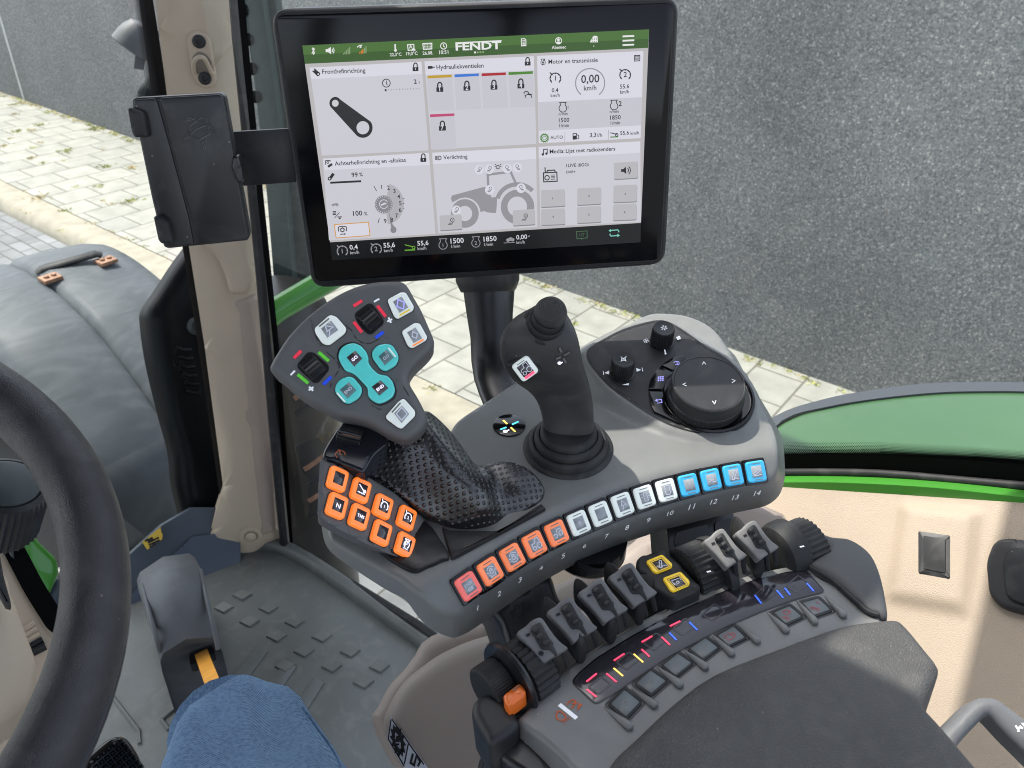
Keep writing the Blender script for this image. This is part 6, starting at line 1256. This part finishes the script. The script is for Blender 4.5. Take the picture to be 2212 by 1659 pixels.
# grab handle bottom right
P=(at(QY(1900,1300),.72),V((-.45,-.15,.88)).normalized())
gh=thing('grab_rail','grey moulded loop handle at the lower right over the beige panel','handle',P[0])
pillow('handle_bar',cr(ons(zz(QY,[(1380,1540),(1600,1330),(1740,1190),(1830,1110),(1900,1088),(1990,1092),(2060,1130),(2212,1245),(2500,1450),(2500,1750),(2212,1500),(2080,1370),(1965,1248),(1930,1240),(1895,1268),(1800,1365),(1720,1455),(1560,1640)]),P),2),P,.02,.007,m.cover,gh,.004)
bm=bmesh.new(); pj=up(P,.0006); stroke(bm,ons(zz(QY,[(2145,1320),(2165,1350),(2185,1330),(2205,1345)]),pj),.0014,P[1]); stroke(bm,ons(zz(QY,[(2165,1350),(2170,1372)]),pj),.0014,P[1]); face(bm,ons(zz(QY,[(2190,1300),(2212,1300),(2212,1330)]),pj)); fin(bm,'pale_symbol',m.white,gh,recalc=False)
# ================================================================ SEAT BASE, FLOOR, PEDALS
sbp=(at((1000,1600),.80),V((-.42,-.22,.88)).normalized())
sb_=thing('seat_console_base','smooth beige side console below the armrest with a warning sticker','console',sbp[0])
P=up(sbp,-.03)
pillow('lower_shell',cr(ons([(1700,1100),(1450,1120),(1250,1230),(1080,1310),(926,1366),(889,1409),(866,1440),(834,1474),(808,1521),(794,1548),(812,1600),(860,1680),(960,1800),(1400,1900),(1900,1700)],P),3),P,.3,.02,m.taupe,sb_,.02)  # taupe on both shells is beige with the shade put into its colour
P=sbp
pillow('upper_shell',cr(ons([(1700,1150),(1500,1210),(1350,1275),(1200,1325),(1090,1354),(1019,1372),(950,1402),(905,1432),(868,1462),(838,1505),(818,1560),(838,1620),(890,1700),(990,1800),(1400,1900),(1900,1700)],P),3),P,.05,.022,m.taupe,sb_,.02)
bm=bmesh.new(); pj=up(P,.0015); dq=[(290,478),(600,910),(640,1000),(470,1000),(395,900),(255,665)]
face(bm,ons(zz(QE,dq),up(P,.0005)),0); stroke(bm,ons(zz(QE,[(295,500),(560,875)]),pj),.0012,P[1],1); stroke(bm,ons(zz(QE,[(290,510),(268,665),(400,890)]),pj),.0012,P[1],1); stroke(bm,ons(zz(QE,[(432,705),(400,870)]),pj),.0012,P[1],1)
cx_,cy_=347,680
pts=[]
for i in range(36):
    a=i*math.pi/18; rr=1.0 if i%3 else 1.35; pts.append((cx_+(44*math.cos(a)*rr*.8+10*math.sin(a)),cy_+(80*math.sin(a)*rr+22*math.cos(a)*rr)))
stroke(bm,ons(zz(QE,pts),pj),.003,P[1],1,True); stroke(bm,ons(zz(QE,[(352,640),(343,690)]),pj),.004,P[1],1); stroke(bm,ons(zz(QE,[(341,702),(340,716)]),pj),.004,P[1],1)
stroke(bm,ons(zz(QE,[(470,785),(450,860),(480,880),(500,800),(530,850),(510,890)]),pj),.002,P[1],1)
fin(bm,'warning_sticker',[m.wdecal,m.ink],sb_,recalc=False)
# floor mat
ZF=CAMH-1.33; PF=HZ(ZF)
fl=thing('floor_mat','grey-green rubber floor mat with raised squares and bars','mat',(.4,.8,ZF))
bm=bmesh.new(); prism(bm,[V((x,y,ZF)) for x,y in ((-.6,-.3),(.79,-.3),(.79,1.24),(.66,1.32),(.50,1.50),(.2,1.62),(-.6,1.62))],V((0,0,1)),.03,.004); fin(bm,'mat_sheet',m.mat_,fl)
a0=on(QL(1570,540),PF); a1=on(QL(1740,625),PF); a2=on(QL(1450,622),PF); ea=(a1-a0); eb=(on(QL(1617,712),PF)-a0); 
bm=bmesh.new(); ux=(on(QL(1625,540),PF)-on(QL(1570,505),PF)); 
cs=[QL(*q) for q in ((1570,540),(1740,625),(1910,715),(2085,808),(1450,622),(1617,712),(1793,806),(1970,903),(2150,1000))]+[QD(*q) for q in ((190,1070),(495,1228),(300,1390),(810,1392),(90,1555),(610,1562),(1135,1560))]+[QE(*q) for q in ((195,75),(65,200))]
dx_=(on(QL(1630,532),PF)-on(QL(1565,500),PF)); dy_=(on(QL(1565,575),PF)-on(QL(1630,532),PF))
dn_=[]
for q in cs:
    if any(math.hypot(q[0]-e[0],q[1]-e[1])<32 for e in dn_): continue
    dn_.append(q); c_=on(q,PF,.0); prism(bm,[c_+(dx_*u+dy_*v)*.5+V((0,0,.004)) for u,v in ((-1,-1),(1,-1),(1,1),(-1,1))],V((0,0,1)),.006,.0022,0,1)
for pts in ([(1660,858),(1735,898),(1560,1060),(1470,1140),(1395,1100)],[(1850,955),(1920,998),(1700,1230),(1500,1400),(1430,1360)],[(2030,1060),(2102,1102),(1890,1330),(1800,1420),(1740,1370)]):
    P3=ons(zz(QL,pts[:2]),PF,.004); e=(P3[1]-P3[0]); l=V((-.3,-.32,0)); l=(on(QL(1485,1090-0),PF)-on(QL(1660,858),PF)); l.z=0; l=l.normalized()*.5; prism(bm,[p-V((0,0,.0013)) for p in (P3[0],P3[1],P3[1]+l,P3[0]+l)],V((0,0,1)),.005,.0015)
for a,b in (((1045,1345),(1095,1410)),((1045,1345),(1150,1260)),((700,1160),(900,1420)),((900,1420),(905,1500))): tube(bm,ons(zz(QL,[a,b]),PF,.001),.004,6)
fin(bm,'raised_pattern',m.mat_,fl)
bm=bmesh.new(); tube(bm,cr([V((.78,.2,ZF)),V((.78,.8,ZF)),V((.775,1.2,ZF)),V((.70,1.30,ZF)),V((.55,1.40,ZF)),V((.42,1.52,ZF)),V((.1,1.6,ZF)),V((-.6,1.6,ZF))],5,False),.022,8,flat=.8); fin(bm,'mat_lip',m.mat_,fl,ang=70)
# grey pedal cover with orange strap
cv=thing('pedal_cover','grey moulded cover on the floor with an orange lever below it','cover',on(QL(1150,700),PF))
Lp=[(878,445),(905,500),(935,600),(985,790),(1030,970),(1048,1020)]; Rp=[(1272,290),(1300,345),(1330,470),(1375,650),(1425,840),(1430,880)]; zs=[-1.17,-1.12,-1.10,-1.11,-1.15,-1.21]
bm=bmesh.new(); rr=[]
for a,b,z_ in zip(Lp,Rp,zs):
    pl=HZ(CAMH+z_); A_=on(QL(*a),pl); B_=on(QL(*b),pl); rr.append([V((A_.x,A_.y,ZF+.0)).lerp(A_,0 if True else 0)+V((0,0,0)),A_-V((0,0,.03)),A_+ (B_-A_)*.02,A_.lerp(B_,.10)+V((0,0,.016)),A_.lerp(B_,.5)+V((0,0,.032)),A_.lerp(B_,.90)+V((0,0,.016)),B_+(A_-B_)*.02,B_-V((0,0,.03)),V((B_.x,B_.y,ZF))])
loft(bm,rr); fin(bm,'cover_shell',m.cover,cv,ang=60)
bm=bmesh.new()
for P_ in ([(925,470),(960,620),(1010,800),(1035,900)],[(1300,380),(1335,540),(1380,720),(1412,890)]):
    pts=[on(QL(*q),HZ(CAMH+z_+.006)) for q,z_ in zip(P_,(-1.12,-1.095,-1.105,-1.14))]; tube(bm,cr(pts,4,False),.005,8,flat=.8)
fin(bm,'side_ridges',m.cover,cv,ang=70)
bm=bmesh.new(); prism(bm,ons(zz(QL,[(1225,935),(1235,920),(1365,870),(1385,880),(1390,910),(1260,985),(1232,985)]),HZ(CAMH-1.19)),V((0,0,1)),.02); fin(bm,'opening',m.ink,cv)
bm=bmesh.new(); st4=[((1262,925),(1342,885),-1.175),((1290,1010),(1375,970),-1.13),((1325,1110),(1415,1065),-1.06),((1350,1190),(1440,1145),-1.0),((1400,1300),(1490,1260),-.95)]
loft(bm,[[on(QL(*a),HZ(CAMH+z_)),on(QL(*b),HZ(CAMH+z_)),on(QL(*b),HZ(CAMH+z_))-V((0,0,.008)),on(QL(*a),HZ(CAMH+z_))-V((0,0,.008))] for a,b,z_ in st4]); fin(bm,'orange_lever',m.strap,cv)
# ribbed pedal
P=(at(QL(760,1600),1.15),V((-.1,-.65,.75)).normalized())
pd=thing('foot_pedal','black ribbed foot pedal with a shiny rim','pedal',P[0])
pillow('pedal_plate',cr(ons(zz(QL,[(560,1610),(620,1545),(700,1480),(760,1458),(820,1470),(870,1530),(915,1620),(925,1700),(700,1850),(540,1750)]),P),3),P,.02,.006,m.gloss,pd,.01)
bm=bmesh.new(); a_=on(QL(580,1620),P); x=(on(QL(760,1475),P)-a_)/5.0; y=(on(QL(720,1800),P)-a_)/6
for i in range(6):
    for j in range(7):
        c_=a_+x*(i+.3)+y*(j+.35); b4=[c_+x*u+y*v for u,v in ((-.40,-.40),(.40,-.40),(.40,.40),(-.40,.40))]; t4_=[c_+(q-c_)*.35+P[1]*.007 for q in b4]; loft(bm,[b4,t4_])
fin(bm,'pyramid_studs',m.gloss,pd,ang=20)
# ================================================================ STEERING
SN=V((0,-.35,.94)).normalized(); SCn=V((-.057,.455,CAMH-.293)); SR=.197
sw=thing('steering_wheel','dark leather steering wheel rim at the left edge','wheel',SCn)
a_,b_=frame(SN); bm=bmesh.new(); tube(bm,[SCn+(a_*math.cos(t)+b_*math.sin(t))*SR for t in [2*math.pi*i/120 for i in range(120)]],.0172,28,flat=1.08,nrm=SN,closed=True); fin(bm,'wheel_rim',m.wheel,sw,ang=80)
bm=bmesh.new(); tube(bm,[SCn+(a_*math.cos(t)+b_*math.sin(t))*(SR+.0135)-SN*.0105 for t in [2*math.pi*i/120 for i in range(120)]],.0035,8,closed=True); fin(bm,'rim_seam',m.wheel,sw,ang=80)
bm=bmesh.new(); tube(bm,[SCn+V((-SR,0,0)),SCn-SN*.03,SCn+V((0,-SR,0)).cross(SN)*0-SN*.03],.015,12); fin(bm,'spoke',m.black,sw)
KN=V((.25,-.35,.9)).normalized(); kp=at(QW(60,330),.62)
kb=thing('column_knob','black ribbed knob on the steering column','knob',kp)
bm=bmesh.new(); lathe(bm,kp,KN,[(.021,-.045),(.025,-.042),(.026,-.008),(.0245,-.002),(.021,.0),(.019,-.002)],80,teeth={1:.0015,2:.0015}); fin(bm,'knob_body',m.black,kb,ang=25)
bm=bmesh.new(); lathe(bm,kp+KN*.0005,KN,[(.0195,-.004),(.0195,.0),(.0175,.001)],40); fin(bm,'knob_top',m.dgrey,kb)
P=(at(QF(470,1190),.85),V((-.3,-.4,.85)).normalized()); bm=bmesh.new(); prism(bm,cr(ons(zz(QF,[(385,1140),(420,1130),(500,1170),(540,1230),(525,1252),(470,1240),(400,1190)]),P),3),P[1],.02,.002); o=fin(bm,'stalk_tip',m.dgrey); tag(o,'dark grey stalk tip behind the steering wheel','stalk')
cl=thing('steering_column','beige steering column cover with louvre slots at the lower left','column',at((40,1400),.9))
P=(at(QL(250,900),1.05),V((-.15,-.55,.8)).normalized())
back=pillow('dash_side',cr(ons(zz(QL,[(-200,0),(0,165),(45,200),(110,330),(200,500),(300,680),(350,760),(400,790),(425,830),(420,900),(395,1000),(330,1250),(200,1540),(40,1660),(-200,1700)]),P),3),P,.06,.012,m.beige,cl,.02)
bm=bmesh.new(); stroke(bm,cr(ons(zz(QL,[(-30,60),(60,190),(125,310),(215,480),(320,650),(370,720),(440,760)]),P,.004),4,False),.020,P[1]); fin(bm,'sill_seal',m.frit,cl,recalc=False)
for k in range(5):
    a=QL(165+k*12,775+k*34); b=QL(232+k*16,725+k*36); bm=bmesh.new(); tube(bm,[on(a,P,.001),on(b,P,.001)],.006,8,flat=.6); o=fin(bm,'louvre',m.ink if k>2 else m.beige,back)
P2_=(at(QL(60,900),.88),V((-.05,-.55,.8)).normalized())
pillow('column_shroud',cr(ons(zz(QL,[(-300,250),(0,330),(60,480),(95,560),(160,740),(218,900),(222,1000),(200,1120),(160,1220),(60,1310),(0,1345),(-300,1400)]),P2_),3),P2_,.10,.03,m.beige,cl,.015)
bm=bmesh.new(); prism(bm,ons(zz(QL,[(65,1290),(110,1262),(235,1480),(205,1530)]),P,.012),P[1],.008); fin(bm,'slot',m.ink,cl)
bm=bmesh.new(); prism(bm,ons(zz(QL,[(-50,230),(0,280),(20,400),(68,575),(62,598),(30,590),(-50,450)]),up(P2_,.03)),P2_[1],.02,.003); fin(bm,'rubber_flap',m.rub,cl)
bm=bmesh.new(); prism(bm,ons(zz(QL,[(25,160),(60,135),(95,180),(98,210),(75,230),(80,280),(60,270)]),up(P,.02)),P[1],.015,.002); fin(bm,'clip',m.dgrey,cl)
# ================================================================ PERSON
pe=thing('person','seated person whose raised knee shows in washed blue jeans','person',V((.25,.5,CAMH-.75)))
jm=mat('denim',(.05,.105,.21),.85,.15); N,L,b=nodes(jm); tc=N.new('ShaderNodeTexCoord')
mp=N.new('ShaderNodeMapping'); mp.inputs['Rotation'].default_value=(.3,.2,.8); L.new(tc.outputs['Object'],mp.inputs[0])
wv=N.new('ShaderNodeTexWave'); wv.inputs['Scale'].default_value=480; wv.inputs['Distortion'].default_value=1.2; wv.inputs['Detail'].default_value=2; L.new(mp.outputs[0],wv.inputs['Vector'])
n1=N.new('ShaderNodeTexNoise'); n1.inputs['Scale'].default_value=330; n1.inputs['Detail'].default_value=2; L.new(tc.outputs['Object'],n1.inputs['Vector'])
n2=N.new('ShaderNodeTexNoise'); n2.inputs['Scale'].default_value=14; n2.inputs['Detail'].default_value=5; L.new(tc.outputs['Object'],n2.inputs['Vector'])
ad=N.new('ShaderNodeMath'); ad.operation='ADD'; L.new(wv.outputs['Fac'],ad.inputs[0]); L.new(n1.outputs['Fac'],ad.inputs[1])
ad2=N.new('ShaderNodeMath'); ad2.operation='MULTIPLY_ADD'; L.new(n2.outputs['Fac'],ad2.inputs[0]); ad2.inputs[1].default_value=1.2; L.new(ad.outputs[0],ad2.inputs[2])
rp=N.new('ShaderNodeValToRGB'); mr=N.new('ShaderNodeMapRange'); mr.inputs[1].default_value=.95; mr.inputs[2].default_value=2.0; L.new(ad2.outputs[0],mr.inputs[0]); L.new(mr.outputs[0],rp.inputs[0])
rp.color_ramp.elements[0].color=(.020,.052,.125,1); rp.color_ramp.elements[1].color=(.26,.40,.58,1); L.new(rp.outputs[0],b.inputs['Base Color'])
bp=N.new('ShaderNodeBump'); bp.inputs['Strength'].default_value=.5; bp.inputs['Distance'].default_value=.0012; L.new(ad.outputs[0],bp.inputs['Height']); L.new(bp.outputs[0],b.inputs['Normal'])
lr=[((520,1472),(590,1470),.80),((486,1482),(622,1484),.79),((450,1503),(648,1512),.78),((415,1530),(670,1545),.77),((382,1562),(698,1585),.76),((360,1600),(730,1630),.75),((344,1650),(762,1680),.735),((334,1720),(800,1750),.71),((330,1850),(800,1870),.67),((325,2000),(830,2000),.63)]
bm=bmesh.new(); rg=oval(lr,.55,.9,2.2,40); loft(bm,rg)
bmesh.ops.subdivide_edges(bm,edges=[e for e in bm.edges if e.calc_length()>.03][:0],cuts=1)
for v in bm.verts:
    p=v.co; v.co+= (p-V((.2,.4,CAMH-.8))).normalized()*(.005*math.sin(p.x*55+p.z*40)*math.sin(p.y*45)+.003*math.sin(p.x*120-p.y*70))
jl=fin(bm,'jeans_leg',jm,pe,ang=80)
tj=bvh(jl); bm=bmesh.new(); pa=[]
for q in ((658,1530),(680,1560),(706,1598),(730,1635),(748,1680)):
    l,n=cast((q[0]-4,q[1]),tj)
    if l: pa.append(l+n*.0006)
tube(bm,cr(pa,4,False),.0016,8); fin(bm,'side_seam',jm,jl)
kz=at((545,1560),.80); bm=bmesh.new()
tube(bm,[kz+V((.0,.05,-.06)),kz+V((.02,.09,-.2)),kz+V((.03,.10,-.35)),V((kz.x+.03,kz.y+.1,ZF+.06))],[.055,.06,.055,.05],20); fin(bm,'lower_leg',jm,pe,ang=80)
